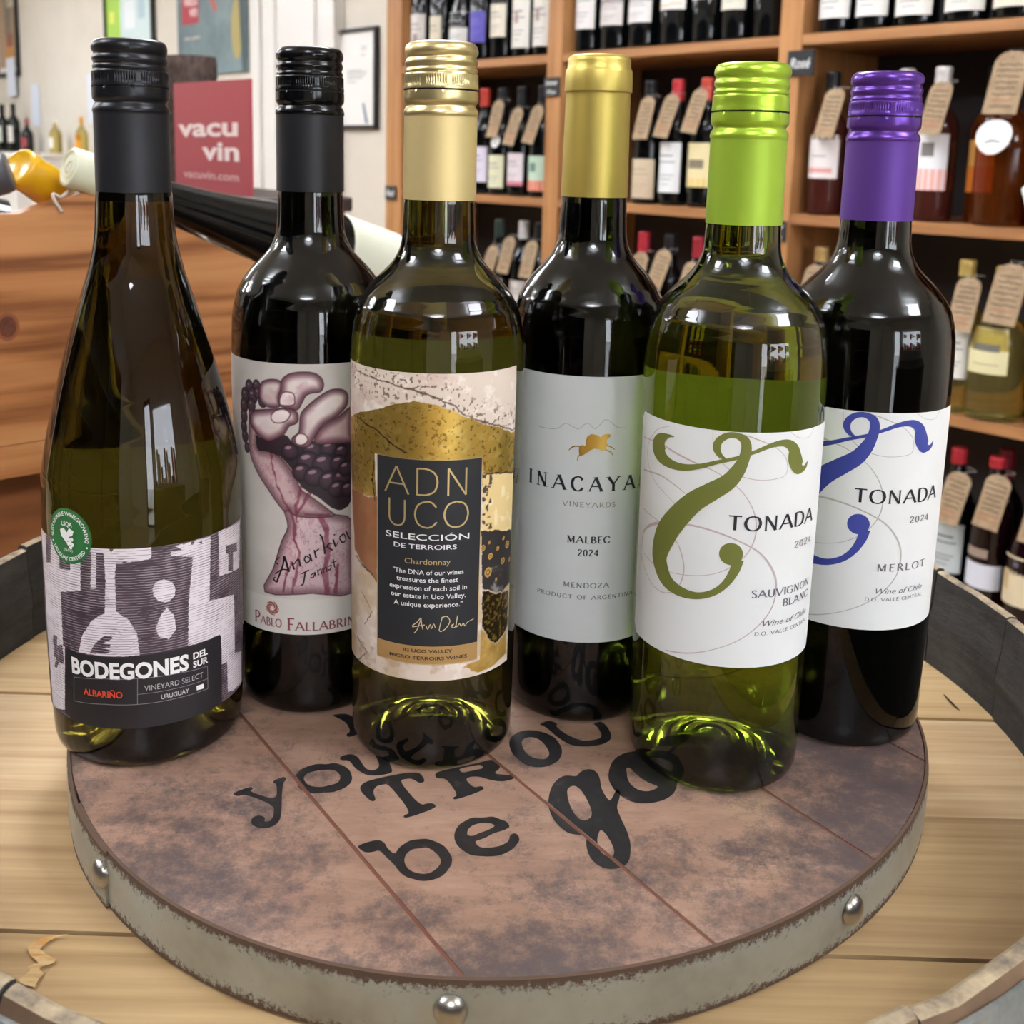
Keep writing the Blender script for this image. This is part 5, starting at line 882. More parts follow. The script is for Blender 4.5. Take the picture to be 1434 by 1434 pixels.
M_PAN = mat('panel_black', '26282b', .5); M_GOLDP = mat('gold_foil_print', 'dcc084', .35, .6); M_TAN = mat('panel_tan', 'b8925c', .45, .3)
PA0, PA1 = -25.2, 19.4
pan = B3.grid('black_panel', PA0, PA1, 57.2, 136.3, M_PAN, 30, 8, .00024, parent=L3)
B3.grid('tan_strip', PA0, PA1, 49.6, 57.2, M_TAN, 30, 3, .00024, parent=L3)
B3.deco('panel_border', join(*[stroke2d([(a, b, .35), (c, d, .35)], 1) if a == c else stroke2d([(a+(c-a)*u, b, .35) for u in np.linspace(0, 1, 13)], 1) for a, b, c, d in ((PA0, 49.4, PA0, 136.4), (PA1, 49.4, PA1, 136.4), (PA0, 136.4, PA1, 136.4), (PA0, 49.4, PA1, 49.4))]), M_GOLDP, L3, .0003)
B3.deco('gold_lettering', join(roman('ADN', -21.1, 14.2, 121.6, 11.3, .06, .06, 0, .16, True), roman('UCO', -20.7, 14.3, 108.2, 11.0, .06, .06, 0, .16, True), ft('Chardonnay', -12.1, 6.6, 92.6, 2.4)), M_GOLDP, L3, .00032)
B3.deco('white_lettering', join(ft('SELECCIÓN', -20.7, 14.3, 102.8, 2.7, .004), ft('DE TERROIRS', -16.9, 9.1, 99.0, 2.1, .004),
    *[ft(t, a, c, z, 2.1, .008) for t, a, c, z in (('"The DNA of our wines', -17.3, 12.2, 88.2), ('treasures the finest', -15.6, 10.0, 84.9), ('expression of each soil in', -18.8, 13.8, 81.4), ('our estate in Uco Valley.', -18.2, 13.3, 77.9), ('A unique experience."', -16.8, 12.0, 74.3))]), M_WHT, L3, .00032)
B3.deco('signature', join(*[stroke2d([(p[0], p[1], .3) for p in l], 4) for l in ART['SIG']]), mat('print_pale_gold', 'd9c59a', .5), L3, .00032)
B3.deco('strip_lettering', join(ft('IG UCO VALLEY', -12.5, 8.1, 54.4, 1.5, .02), ft('MICRO TERROIRS WINES', -18.7, 14.6, 51.3, 1.5, .02)), mat('print_brown', '3a2c1e', .5), L3, .00032)

# --- bottle 4: dark bottle, white label with a galloping gold horse
B4 = Bot(4, .0488, .4865, .3008, PB, .97, .0358, 'dark wine bottle with smooth old-gold capsule and pale grey label with small gold horse')
B4.shell(M_GSHELL, M_GBLK); screw_cap(B4, M_CAPY, plain=True, length=62)
L4 = B4.grid('front_label', -46, 46, 40.7, 163, M_LBL2, 60, 30, rc=3.)
B4.deco('mountain_line', stroke2d([(a, z, .28) for a, z in ART['MTN']], 2), mat('print_silver', 'a4a8a8', .4, .3), L4)
B4.deco('horse_emblem', join(poly2d([ART['HORSE'][0]]), *[stroke2d([p for p in l], 3) for l in ART['HLEG']]), mat('horse_gold_foil', 'c8a24c', .28, .8), L4)
M_NAVY = mat('print_navy_black', '20222e', .5)
B4.deco('lettering', join(roman('INACAYA', -26.4, 24.7, 111.7, 6.5, .2, .085, .3, .42), roman('MALBEC', -6.2, 13.3, 87.8, 3.1, .2, .09, .3, .16), roman('2024', -1.1, 8.2, 81.8, 3.0, .18, .09, 0, .16)), M_NAVY, L4)
B4.deco('lettering', join(roman('MENDOZA', -7.2, 13.7, 66.8, 2.3, .17, .11, .26, .2), roman('PRODUCT OF ARGENTINA', -20.0, 26.9, 61.4, 1.9, .17, .11, .26, .22)), M_GREYI, L4)
B4.deco('lettering', roman('VINEYARDS', -8.8, 15.1, 104.4, 2.2, .13, .09, .26, .25), mat('print_bronze', '98907c', .35, .5), L4)

# --- bottles 5 and 6: flourish labels
M_OLIVE = mat('print_olive', '6f7434', .5); M_BLUE = mat('print_blue', '3a4596', .5); M_CURL = mat('print_rose_grey', 'c0aeb0', .55); M_CURL2 = mat('print_warm_grey', 'b4b4ac', .55)
def swash_label(b, ink, curl, lab_a0, lab_a1, lines, m=M_LBL):
    L = b.grid('front_label', lab_a0, lab_a1, 57, 153.6, m, 64, 30, rc=2.5)
    k = [l for l in ART['CURL']]
    b.deco('thin_curls', join(*[stroke2d([(p[0], p[1], p[2]*.9) for p in l], 5) for l in k]), curl, L, .00024)
    # subdivide the heavy strokes across so they follow the glass
    parts = []
    for l in ART['SW']:
        P = catmull([(p[0], p[1], p[2]*1.06) for p in l], 7); n = len(P); V = []; Fc = []
        for i, (x, y, w) in enumerate(P):
            a = P[max(i-1, 0)]; c = P[min(i+1, n-1)]; dx, dy = c[0]-a[0], c[1]-a[1]; d = hypot(dx, dy) or 1
            w *= 1+(1/max(cos(x/1000/b.Rl), .45)-1)*abs(dy/d)      # the print is wider than it looks where the glass turns away
            for q in (-.5, -.25, 0, .25, .5): V.append((x-dy/d*w*q, y+dx/d*w*q))
        for i in range(n-1):
            for q in range(4): Fc.append((5*i+q, 5*i+q+1, 5*i+q+6, 5*i+q+5))
        parts.append((V, Fc))
    bl = ART['BULB'][0]; bv, _ = disc2d(bl[0], bl[1], bl[2]/2, n=28); parts.append(([(bl[0], bl[1])]+bv, [(0, i, i % 28+1) for i in range(1, 29)]))
    b.deco('flourish', join(*parts), ink, L, .0003)
    dk = join(*[roman(*a) for a in lines[0]]); b.deco('lettering', dk, M_INKD, L, .00036)
    gy = join(*([roman(*a) for a in lines[1]]+[ft(*a) for a in lines[2]])); b.deco('lettering', gy, M_GREYI, L, .00036); return L
B5 = Bot(5, .1044, .4345, .2941, PB, 1.01, .0366, 'see-through green wine bottle with lime-green screw cap and white label with olive flourish')
B5.solid(M_GLIME); screw_cap(B5, M_CAPL, M_CAPL2, knurl=False)
B5.grid('back_label', 82, 148, 57, 164, M_BACKL, 30, 20)
swash_label(B5, M_OLIVE, M_CURL, -46.5, 54, ([('TONADA', 1.2, 42.0, 114.3, 5.9, .16, .085, .14)], [('2024', 30.2, 42.5, 105.3, 2.7, .13, .08, 0, .14), ('SAUVIGNON', 12.1, 44.0, 86.6, 3.1, .16, .09, .22), ('BLANC', 26.4, 44.1, 81.6, 3.1, .16, .09, .22), ('D.O. VALLE CENTRAL', 14.3, 44.8, 70.6, 1.5, .13, .09, .2)], [('Wine of Chile', 17.6, 43.8, 74.3, 2.6, 0, .3)]))
B6 = Bot(6, .1715, .4722, .2950, PB, 1.01, .0366, 'dark wine bottle with purple screw cap and white label with blue flourish')
B6.shell(M_GSHELL, M_GBLK); screw_cap(B6, M_CAPP, M_CAPP2)
swash_label(B6, M_BLUE, M_CURL2, -46.5, 54.6, ([('TONADA', .3, 41.0, 114.2, 6.0, .16, .085, .14)], [('2024', 25.1, 36.5, 105.2, 2.8, .15, .09, 0, .14), ('MERLOT', 12.1, 37.2, 84.0, 3.2, .16, .09, .22, .25), ('D.O. VALLE CENTRAL', 8.2, 37.4, 70.4, 1.5, .13, .09, .2)], [('Wine of Chile', 12.5, 37.0, 73.7, 2.6, 0, .3)]))

# ------------------------------------------------------------------ background bottles
PROFS = {
 'bordeaux': [(0,.0005),(.030,.0005),(.0345,.002),(.0365,.006),(.037,.015),(.0372,.18),(.0355,.19),(.030,.203),(.020,.216),(.0158,.226),(.0148,.24),(.0145,.298),(.0,.298)],
 'burgundy': [(0,.0005),(.034,.0005),(.0385,.002),(.0405,.006),(.041,.015),(.0412,.12),(.039,.14),(.033,.165),(.025,.19),(.0185,.21),(.0155,.23),(.0148,.25),(.0145,.298),(.0,.298)],
 'stout':    [(0,.0005),(.040,.0005),(.046,.002),(.048,.006),(.0485,.015),(.0485,.13),(.046,.152),(.037,.172),(.024,.186),(.0165,.2),(.0150,.215),(.0145,.270),(.0,.270)],
}
M_DKG = mat('dark_wine_glass', '07090b', .04); M_ROSE = mat('rose_wine_glass', '5a2a24', .03, trans=.55, ior=1.3); M_AMB = mat('amber_glass', '9c4d1c', .02, trans=.85, ior=1.3)
M_PALE = mat('pale_yellow_wine_glass', 'dccb78', .02, trans=.93, ior=1.3); M_REDG = mat('deep_red_glass', '160508', .04)
GM = {'dark': M_DKG, 'rose': M_ROSE, 'amber': M_AMB, 'pale': M_PALE, 'red': M_REDG}
M_SCR = mat('print_bars', '77757a', .6)
_cache = {}
def shelf_bottle(x, depth, z, kind, glass, cap, lab, label, group, scale=1., hgt=None):
    """lab = (z0, z1, half-angle, colour, extra) with extra a list of (z0f, z1f, a0f, a1f, colour) patches"""
    r = empty('wine_bottle'); setloc(r, x, depth, z, 0); r.scale = (scale,)*3; tag(r, label, 'bottle', group)
    P = PROFS[kind]; key = (kind, glass)
    def put(nm, key, make):
        if key in _cache:
            o = _cache[key].copy(); COL.objects.link(o); o.parent = r; return o
        o = make(); _cache[key] = o; return o
    put('glass', key, lambda: lathe('glass', P, GM[glass], r, 40, sharp=60))
    top = P[-1][1]
    if cap:
        c, ln_ = cap
        CP = [(0, top+.0012), (.0135, top+.001), (.0152, top-.0008), (.0156, top-.004), (.0155, top-.012), (.0151, top-.0135), (.0152, top-.018), (.0155, top-ln_), (.0145, top-ln_)]
        put('capsule', ('cap', kind, c, ln_), lambda: lathe('capsule', CP, mat('capsule_'+c, c, .35, .3), r, 28, sharp=50))
    if lab:
        z0, z1, ha, col, extra = lab
        zz = [p[1] for p in P]; rr_ = [p[0] for p in P]
        def patch(nm, z0, z1, a0, a1, c, off, parent, n=12):
            V = []; Fc = []
            for j in range(3):
                zq = z0+(z1-z0)*j/2; R = float(np.interp(zq, zz[1:], rr_[1:]))+off
                for i in range(n+1): t = radians(a0+(a1-a0)*i/n); V.append((R*sin(t), -R*cos(t), zq))
            for j in range(2):
                for i in range(n): k = j*(n+1)+i; Fc.append((k, k+1, k+n+2, k+n+1))
            return V, Fc
        L = mesh('label', *patch('label', z0, z1, -ha, ha, col, .0004, r), mat('paper_'+col, col, .6), r, True)
        by = {}
        for (f0, f1, a0, a1, c) in extra:
            by.setdefault(c, []).append(patch('', z0+(z1-z0)*f0, z0+(z1-z0)*f1, ha*a0, ha*a1, c, .0008, L, 6))
        for c, ps in by.items():
            if len(ps) == 2:
                for p_ in ps: mesh('label_print', *p_, mat('paper_'+c, c, .6), L, True)
                continue
            mesh('label_print', *join(*ps), mat('paper_'+c, c, .6), L, True)
    return r
TXT = lambda c='8b8a90': [(.72, .76, -.55, .5, c), (.6, .63, -.7, .65, c), (.34, .36, -.6, .6, c), (.26, .28, -.5, .45, c), (.16, .175, -.3, .3, c)]
ordn = ['first', 'second', 'third', 'fourth', 'fifth', 'sixth', 'seventh', 'eighth', 'ninth']
GT = 'bottles on the top visible shelf'; GMd = 'bottles on the middle shelf'; GLw = 'bottles on the third shelf'; GBt = 'bottles on the lowest visible shelf'
def row(items, z, where, group):
    for i, it in enumerate(items):
        x, d, kind, glass, cap, lab, desc = it[:7]; sc_ = it[7] if len(it) > 7 else 1.
        shelf_bottle(x, d, z, kind, glass, cap, lab, '%s, %s' % (desc, where), group, sc_)
A0, A1, A2, A3 = SB
row([(-1.355, .05, 'bordeaux', 'dark', ('1b1b1e', .05), (.035, .150, 62, 'cfc9c2', TXT()+[(.2, .5, -.1, .4, '9a8a86')]), 'dark wine bottle with a greyish-white label'),
     (-1.268, .055, 'bordeaux', 'dark', ('1b1b1e', .05), (.030, .138, 44, 'cfc5b0', TXT()), 'dark wine bottle with a narrow cream label'),
     (-1.170, .055, 'burgundy', 'dark', ('1b1b1e', .05), (.040, .142, 66, 'd5d3ce', TXT()), 'dark sloping bottle with a broad white label'),
     (-1.078, .05, 'bordeaux', 'dark', ('1b1b1e', .05), (.050, .135, 58, '5d55b0', TXT('7a74c2')), 'dark wine bottle with a violet-blue label'),
     (-.990, .05, 'bordeaux', 'dark', ('1b1b1e', .05), (.060, .148, 55, 'd9d2c0', TXT()), 'dark wine bottle with a short cream label'),
     (-.900, .05, 'bordeaux', 'dark', ('8a1c26', .05), (.025, .155, 62, 'd8d5cd', TXT()+[(.5, .75, -.15, .2, 'a88f88')]), 'dark wine bottle with a tall off-white label'),
     (-.818, .05, 'bordeaux', 'dark', ('8a1c26', .05), (.025, .155, 62, 'd4d1c9', TXT()+[(.5, .75, -.15, .2, '9c8a84')]), 'dark wine bottle with tall off-white crest label by upright')],
    A0, 'top shelf, left bay', GT)
row([(-.660, .05, 'bordeaux', 'dark', None, (.058, .17, 60, 'd8d5d2', TXT()), 'dark wine bottle with a plain white label by the upright'),
     (-.568, .05, 'burgundy', 'dark', None, (.060, .125, 60, 'cfc9c4', TXT()), 'dark sloping bottle with a pinkish-white label'),
     (-.476, .05, 'burgundy', 'dark', None, (.060, .125, 60, 'd6d4d2', TXT()), 'dark sloping bottle with a wide white label'),
     (-.376, .05, 'burgundy', 'dark', None, (.082, .125, 62, 'dedbd6', [(.18, .24, -.9, .1, 'c0a060'), (.26, .32, .1, .8, 'c0a060')]), 'dark bottle with a white label crossed by a gold arc'),
     (-.288, .05, 'bordeaux', 'dark', None, (.098, .18, 62, 'd9d8d4', TXT()), 'dark wine bottle with a high white label'),
     (-.205, .05, 'bordeaux', 'dark', None, (.068, .17, 60, 'd2cec0', TXT()), 'dark wine bottle with a cream-grey label'),
     (-.118, .05, 'bordeaux', 'dark', None, (.098, .18, 60, 'd8d6d2', TXT()), 'dark wine bottle with a high white label beside the right upright')],
    A0, 'top shelf, middle bay', GT)
row([(.046, .05, 'bordeaux', 'dark', None, (.030, .15, 68, 'dcdad6', TXT()), 'dark wine bottle with a low white label by the upright'),
     (.130, .05, 'bordeaux', 'dark', None, (.028, .15, 68, 'dcdad6', TXT()), 'dark wine bottle with a low white italic label'),
     (.220, .05, 'burgundy', 'dark', None, (.022, .12, 66, 'dddbd5', TXT()), 'dark sloping bottle with a white label almost at its foot'),
     (.320, .05, 'burgundy', 'dark', None, (.022, .12, 68, 'dcd9d2', TXT()), 'dark sloping bottle with a wide off-white label'),
     (.412, .05, 'burgundy', 'dark', None, (.022, .12, 68, 'dbd6c6', TXT()), 'dark sloping bottle with a wide cream label'),
     (.500, .05, 'burgundy', 'dark', None, (.022, .12, 68, 'dcd9d4', TXT()), 'dark sloping bottle with a white label at the right edge')],
    A0, 'top shelf, right bay', GT)
# middle shelf
row([(-1.352, .06, 'bordeaux', 'dark', ('202024', .05), None, 'plain dark wine bottle against the left end upright'),
     (-1.262, .06, 'bordeaux', 'dark', ('a03028', .05), (.04, .13, 60, 'cfcac4', TXT()), 'dark wine bottle with an orange-red capsule'),
     (-1.060, .05, 'bordeaux', 'dark', ('b23a2e', .05), (.035, .135, 60, 'd6cfe0', TXT()), 'dark wine bottle with a red capsule and lilac-white label'),
     (-.985, .05, 'bordeaux', 'dark', ('1b1b1e', .05), (.020, .112, 56, 'd2d2b2', TXT()), 'dark wine bottle with a pale greenish-cream label'),
     (-.905, .05, 'bordeaux', 'dark', ('1b1b1e', .05), (.030, .118, 56, 'd8cdd2', TXT()+[(0, .13, -1, 1, 'c8526a')]), 'dark wine bottle with a white label edged pink-red below'),
     (-.820, .05, 'bordeaux', 'dark', ('1b1b1e', .05), (.018, .112, 56, 'b4cbb6', [(0, .3, -1, 1, 'd2684e'), (.55, .8, -.3, .3, '5c7a70')]), 'dark wine bottle with a mint and coral label')],
    A1, 'middle shelf, left bay', GMd)
row([(-.660, .05, 'bordeaux', 'dark', ('1b1b1e', .05), (.062, .165, 60, 'd9c9a2', [(.6, .85, -.5, 0, '8a6434')]), 'dark wine bottle with a cream label and brown medallion'),
     (-.575, .05, 'bordeaux', 'dark', ('a83038', .05), (.04, .13, 60, 'c9c2b6', TXT()), 'dark wine bottle mostly behind the old-gold capsule'),
     (-.447, .05, 'bordeaux', 'dark', ('1b1b1e', .05), (.015, .110, 66, 'c2b096', TXT('a49276')), 'dark wine bottle with a beige label'),
     (-.362, .05, 'bordeaux', 'dark', ('b8343c', .05), (.032, .150, 58, 'd8dadb', TXT()), 'dark wine bottle with a red capsule and plain white label'),
     (-.277, .05, 'bordeaux', 'dark', ('c04a3c', .05), (.048, .150, 60, 'ddd0a0', [(.42, .62, -.5, .6, '7c7460'), (0, .2, -1, 1, 'd8c078')]), 'dark wine bottle with a red capsule and yellow label'),
     (-.185, .05, 'bordeaux', 'dark', ('1b1b1e', .05), (.04, .14, 60, 'c9c2b6', TXT()), 'dark wine bottle mostly behind the lime-green cap')],
    A1, 'middle shelf, middle bay', GMd)
row([(.047, .05, 'bordeaux', 'rose', ('17171a', .05), (.078, .168, 66, 'dcd6d4', [(.12, .24, -.7, .7, 'cf9490'), (.9, 1.0, -1, 1, '5c5a40'), (.5, .53, -.4, .4, '9a9a9a')]), 'rosé bottle with a black cap and white label printed pink'),
     (.124, .07, 'bordeaux', 'rose', ('17171a', .05), (.078, .168, 66, 'dcd6d4', [(.12, .24, -.7, .7, 'cf9490'), (.9, 1.0, -1, 1, '5c5a40'), (.5, .53, -.4, .4, '9a9a9a')]), 'rosé bottle with pink-printed label behind the purple cap'),
     (.205, .06, 'bordeaux', 'rose', ('b9b4b0', .05), (.06, .15, 60, 'd8b8b0', TXT()), 'rosé bottle with silvery cap hidden behind the purple cap'),
     (.285, .05, 'bordeaux', 'rose', ('c9c4c0', .05), (.062, .170, 58, 'dcdcde', [(0, .38, -1, 1, 'e0a8a0'), (.6, .85, -.4, .3, '74706e')]), 'rosé bottle with a white-over-pink label'),
     (.365, .10, 'bordeaux', 'amber', ('1b1b1e', .05), (.060, .160, 50, 'd8a055', [(0, .5, -1, 1, 'd07828')]), 'amber bottle with a yellow-and-orange label and black cap'),
     (.417, .05, 'stout', 'amber', ('2a2220', .04), None, 'stout amber bottle with oval white neck card', 1.08),
     (.530, .05, 'stout', 'amber', ('2a2220', .04), None, 'stout amber bottle at the right edge of the middle shelf', 1.08)],
    A1, 'middle shelf, right bay', GMd)
# third shelf
row([(-1.20, .05, 'bordeaux', 'dark', ('1b1b1e', .05), (.04, .13, 60, 'cfcac4', TXT()), 'dark wine bottle'),
     (-.985, .05, 'bordeaux', 'dark', ('2c3a34', .05), (.04, .13, 60, 'cfcac4', TXT()), 'dark wine bottle with a greenish-black capsule'),
     (-.905, .07, 'bordeaux', 'dark', ('d8d6d6', .05), (.04, .13, 60, 'cfcac4', TXT()), 'dark wine bottle with a white capsule'),
     (-.820, .05, 'bordeaux', 'dark', ('1b1b1e', .05), (.04, .13, 60, 'cfcac4', TXT()), 'dark wine bottle beside the upright')],
    A2, 'third shelf, left bay', GLw)
row([(-.447, .05, 'bordeaux', 'dark', ('b02c3a', .05), (.04, .13, 60, 'cfcac4', TXT()), 'dark wine bottle with a bright red capsule'),
     (-.362, .05, 'bordeaux', 'dark', ('1b1b1e', .05), (.04, .13, 60, 'cfcac4', TXT()), 'dark wine bottle with a black cap'),
     (-.277, .05, 'bordeaux', 'dark', ('a02c38', .05), (.04, .13, 60, 'cfcac4', TXT()), 'dark wine bottle with a dull red capsule')],
    A2, 'third shelf, middle bay', GLw)
row([(.045, .06, 'bordeaux', 'dark', ('b89a62', .03), (.04, .13, 60, 'cfcac4', TXT()), 'dark wine bottle with a gold cap by the upright'),
     (.110, .12, 'bordeaux', 'dark', ('b88a62', .03), None, 'dark wine bottle with a copper-gold cap set back'),
     (.368, .05, 'bordeaux', 'pale', ('b8a05a', .03), (.07, .165, 50, 'dddcd4', TXT()), 'pale yellow wine bottle with a gold cap and white label'),
     (.440, .05, 'stout', 'pale', ('b8a05a', .03), (.085, .165, 44, 'd6cfa2', [(.5, .66, -.7, .6, '6c6a60'), (.2, .22, -.6, .6, '9a9470')]), 'stout pale yellow bottle with ribbed gold cap and cream label', 1.08),
     (.512, .13, 'stout', 'pale', ('9c8a48', .05), None, 'pale yellow bottle with gold capsule behind the stout one', 1.08),
     (.555, .05, 'bordeaux', 'dark', ('1b1b1e', .05), (.08, .15, 60, '24262c', TXT('9a9aa0')), 'dark bottle with a dark label at the right edge')],
    A2, 'third shelf, right bay', GLw)
row([(.388, .05, 'bordeaux', 'dark', ('a82834', .03), (.05, .15, 58, 'b9c2c4', TXT('50585c')), 'dark wine bottle with a red cap and pale printed label'),
     (.452, .12, 'bordeaux', 'dark', ('7a2030', .06), None, 'dark wine bottle with a long dark-red capsule set back'),
     (.465, .045, 'bordeaux', 'red', ('b02c38', .02), (.04, .09, 64, 'd2d6e2', [(1.25, 1.6, -.8, .3, '9c8a7c')]), 'deep red bottle with red cap, oval badge, low white label'),
     (.560, .12, 'bordeaux', 'dark', ('7a2030', .06), None, 'dark wine bottle with a wine-red capsule set back'),
     (.548, .03, 'burgundy', 'red', ('b89a62', .03), (.035, .13, 66, 'd6c8a8', [(.8, .9, -.3, -.1, '5c5870'), (.3, .7, -.8, -.5, 'c2a878')]), 'deep red wine bottle with a gold cap and large cream label')],
    A3, 'lowest shelf, right bay', GBt)

# kraft neck tags
M_KRAFT = noisy('kraft_card', [(.35, '917a5e'), (.65, 'a68e70')], (60, 60, 60), .8, bstr=.05); M_STR = mat('grey_string', 'a8a098', .9); M_HW = mat('pen_ink', '3c332e', .8); M_HWR = mat('red_pen_ink', 'a05a44', .8)
def kraft(x, depth, z, w, h, lean, label, seed, seed_n=3, m=M_KRAFT, shape='tag', twist=0.):
    r = empty('neck_tag'); r.matrix_world = RM @ Matrix.Translation((x, depth, z)) @ Matrix.Rotation(twist, 4, 'Z') @ Matrix.Rotation(radians(-16), 4, 'X') @ Matrix.Rotation(lean, 4, 'Y')
    tag(r, label, 'tag', 'cards hung on bottle necks')
    c = w*.32
    if shape == 'tag': poly = [(-w/2, -h), (w/2, -h), (w/2, -c), (w/2-c*.35, -c*.35), (w/2-c, 0), (-w/2+c, 0), (-w/2+c*.35, -c*.35), (-w/2, -c)]
    elif shape == 'oval': poly = [(w/2*cos(t)*(1+.12*sin(t)), -h/2+h/2*sin(t)) for t in np.linspace(0, 2*pi, 25)[:-1]]
    else: poly = [(-w*.5, -h*.42), (-w*.16, -h), (w*.1, -h*.98), (w*.5, -h*.55), (w*.45, -h*.1), (w*.2, 0), (-w*.12, -h*.04)]
    v, f = prism_data(poly, -.0004, .0004); mesh('card', [(a, c_, b) for a, b, c_ in v], [q[::-1] for q in f], m, r)
    rs = random.Random(seed); ds = []; dr = []
    if shape == 'tag':
        yy = -c*1.25
        while yy > -h*.92:
            ww = w*rs.uniform(.55, .85)/2; n = 9
            P = [(-ww+2*ww*i/n, yy+rs.uniform(-.0013, .0013), .0021) for i in range(n+1)]
            (dr if yy < -h*.72 and rs.random() < .7 else ds).append(stroke2d(P, 1)); yy -= h*.095
    elif shape == 'oval': ds.append(stroke2d([(-w*.25, -h*.66, .002), (-w*.05, -h*.6, .004), (w*.22, -h*.66, .002)], 2)); ds.append(stroke2d([(-w*.2, -h*.3, .0008), (w*.25, -h*.3, .0008)], 1))
    else: ds += [stroke2d([(-w*.25, -h*q, .0012), (w*.25, -h*q, .0012)], 1) for q in (.35, .5, .6)]
    if ds: v, f = join(*ds); mesh('handwriting', [(a, -.00055, b) for a, b in v], f, M_HW if shape == 'tag' else mat('slate_ink', '5c6a70', .7), r)
    if dr: v, f = join(*dr); mesh('handwriting', [(a, -.00055, b) for a, b in v], f, M_HWR, r)
    if shape == 'tag': v, f = disc2d(0, -c*.42, .0017, n=10); mesh('hole', [(a, -.0006, b) for a, b in v], f, mat('hole_dark', '2b221b', .9), r)
    v, f = tube_data([(0, -.001, -c*.42), (-.010, .002, .006), (-.0165, .022, .010), (0, .038, .013), (.0165, .022, .010), (.010, .002, .006), (0, -.001, -c*.42)], .0006, 5); mesh('string', v, f, M_STR, r)
def tg(x, shelf, top, lab_, seed, w=.047, h=.105, lean=0., d=.0, **k): kraft(x+.022, d+.03-.003, shelf+top, w, h, lean*.6, lab_, seed, **k)
T = 'kraft tag '
for i, (x, sh_, top, lean, desc) in enumerate([
    (-.985, A1, .262, .0, 'on the bottle with the pale greenish-cream label, middle shelf'), (-.905, A1, .240, .2, 'on the bottle with the pink-edged white label, middle shelf'), (-.825, A1, .245, .25, 'on the bottle with the mint and coral label, middle shelf'),
    (-.655, A1, .260, .2, 'on the bottle with the brown medallion label, left of the old-gold capsule'), (-.447, A1, .258, .0, 'on the bottle with the beige label, middle shelf'), (-.372, A1, .262, .2, 'on the bottle with the plain white label, middle shelf'), (-.290, A1, .272, .2, 'on the bottle with the yellow label, middle shelf'),
    (.055, A1, .262, .12, 'on the first rosé bottle, left of the purple cap'), (.280, A1, .268, .12, 'on the rosé bottle with the white-over-pink label, right of the purple cap'),
    (-.993, A2, .225, .12, 'in front of the greenish-black capsule, left bay of the third shelf'), (-.925, A2, .255, .05, 'in front of the white capsule, left bay of the third shelf'), (-.835, A2, .250, .0, 'beside the upright, left bay of the third shelf'),
    (-.447, A2, .250, .0, 'under the bright red capsule, middle bay of the third shelf'), (-.372, A2, .262, .25, 'on the black-capped bottle, middle bay of the third shelf'), (-.285, A2, .240, .2, 'under the dull red capsule, middle bay of the third shelf'),
    (.040, A2, .262, .12, 'on the gold-capped bottle between the lime-green and purple-capped bottles'),
    (.368, A2, .268, .02, 'on the pale bottle nearest the purple-capped bottle'), (.585, A2, .262, .0, 'on the dark bottle at the right edge, third shelf'),
    (.388, A3, .258, .18, 'under the red cap nearest the tray, lowest visible shelf'), (.462, A3, .270, .15, 'on the deep red bottle with the oval badge, lowest visible shelf'), (.545, A3, .262, .12, 'on the deep red bottle with the large cream label, lowest visible shelf')]):
    tg(x, sh_, top, T+desc, i+1, lean=lean, d=-.01, w=.045 if sh_ == A1 else .048)
tg(.405, A1, .318, 'large kraft tag on the stout amber bottle', 40, w=.062, h=.118, lean=.06, d=-.005)
tg(.445, A2, .300, 'large kraft tag on the stout pale yellow bottle', 41, w=.060, h=.115, lean=.1, d=-.005)
tg(.395, A1, .195, 'white oval card with a small grey mark on the stout amber bottle', 42, w=.064, h=.066, lean=-.1, d=-.03, m=M_PAPER, shape='oval')
tg(.476, A1, .190, 'grey-white oval card right of the larger oval card, middle shelf', 43, w=.042, h=.072, lean=-.2, d=.0, m=M_PAPER, shape='oval', twist=.7)
tg(.498, A1, .110, 'white faceted card with faint printing at the right edge, middle shelf', 44, w=.07, h=.095, lean=0., d=-.045, m=M_PAPER, shape='facet')
tg(-.980, A1, .165, 'small white round card under the kraft tag, left bay of the middle shelf', 45, w=.034, h=.034, d=-.022, m=M_PAPER, shape='oval')

# bottles far along the wall, on a side counter
r = empty('side_counter'); r.matrix_world = RM; tag(r, 'long pale side counter against the cream wall at the far left', 'counter')
box('counter_body', -6.7, -4.6, -.12, YW-.01, FLOOR, .19, M_WHITE, r); box('counter_top', -6.72, -4.58, -.15, YW-.008, .19, .215, mat('counter_top_paint', 'cdc8be', .5), r, .004)
for i, (x, y, kind, glass, cap, lab, lb) in enumerate([
    (-5.79, .27, 'bordeaux', 'dark', ('1b1b1e', .05), (.06, .16, 60, 'd8d4c8', TXT()), 'dark wine bottle with cream label on the far-left side counter'),
    (-6.0, .27, 'bordeaux', 'dark', ('1b1b1e', .05), (.06, .16, 60, 'c9d0c0', TXT()), 'dark wine bottle with pale green label on the side counter, leftmost'),
    (-5.55, .27, 'stout', 'dark', ('8a3038', .05), (.04, .12, 60, 'a04048', []), 'small dark red bottle on the side counter behind the yellow capsule'),
    (-5.08, .27, 'stout', 'pale', ('d8d4c8', .04), (.04, .12, 50, 'dedbd2', []), 'clear pale bottle on the side counter between the yellow and pale capsules'),
    (-4.68, .27, 'stout', 'pale', ('d89a1c', .06), (.04, .15, 66, 'd8951c', []), 'bottle with a bright yellow label and cap on the side counter beside the black neck')]):
    shelf_bottle(x, y, .2155, kind, glass, cap, lab, lb, 'bottles on the side counter', .75 if kind == 'stout' else 1.)

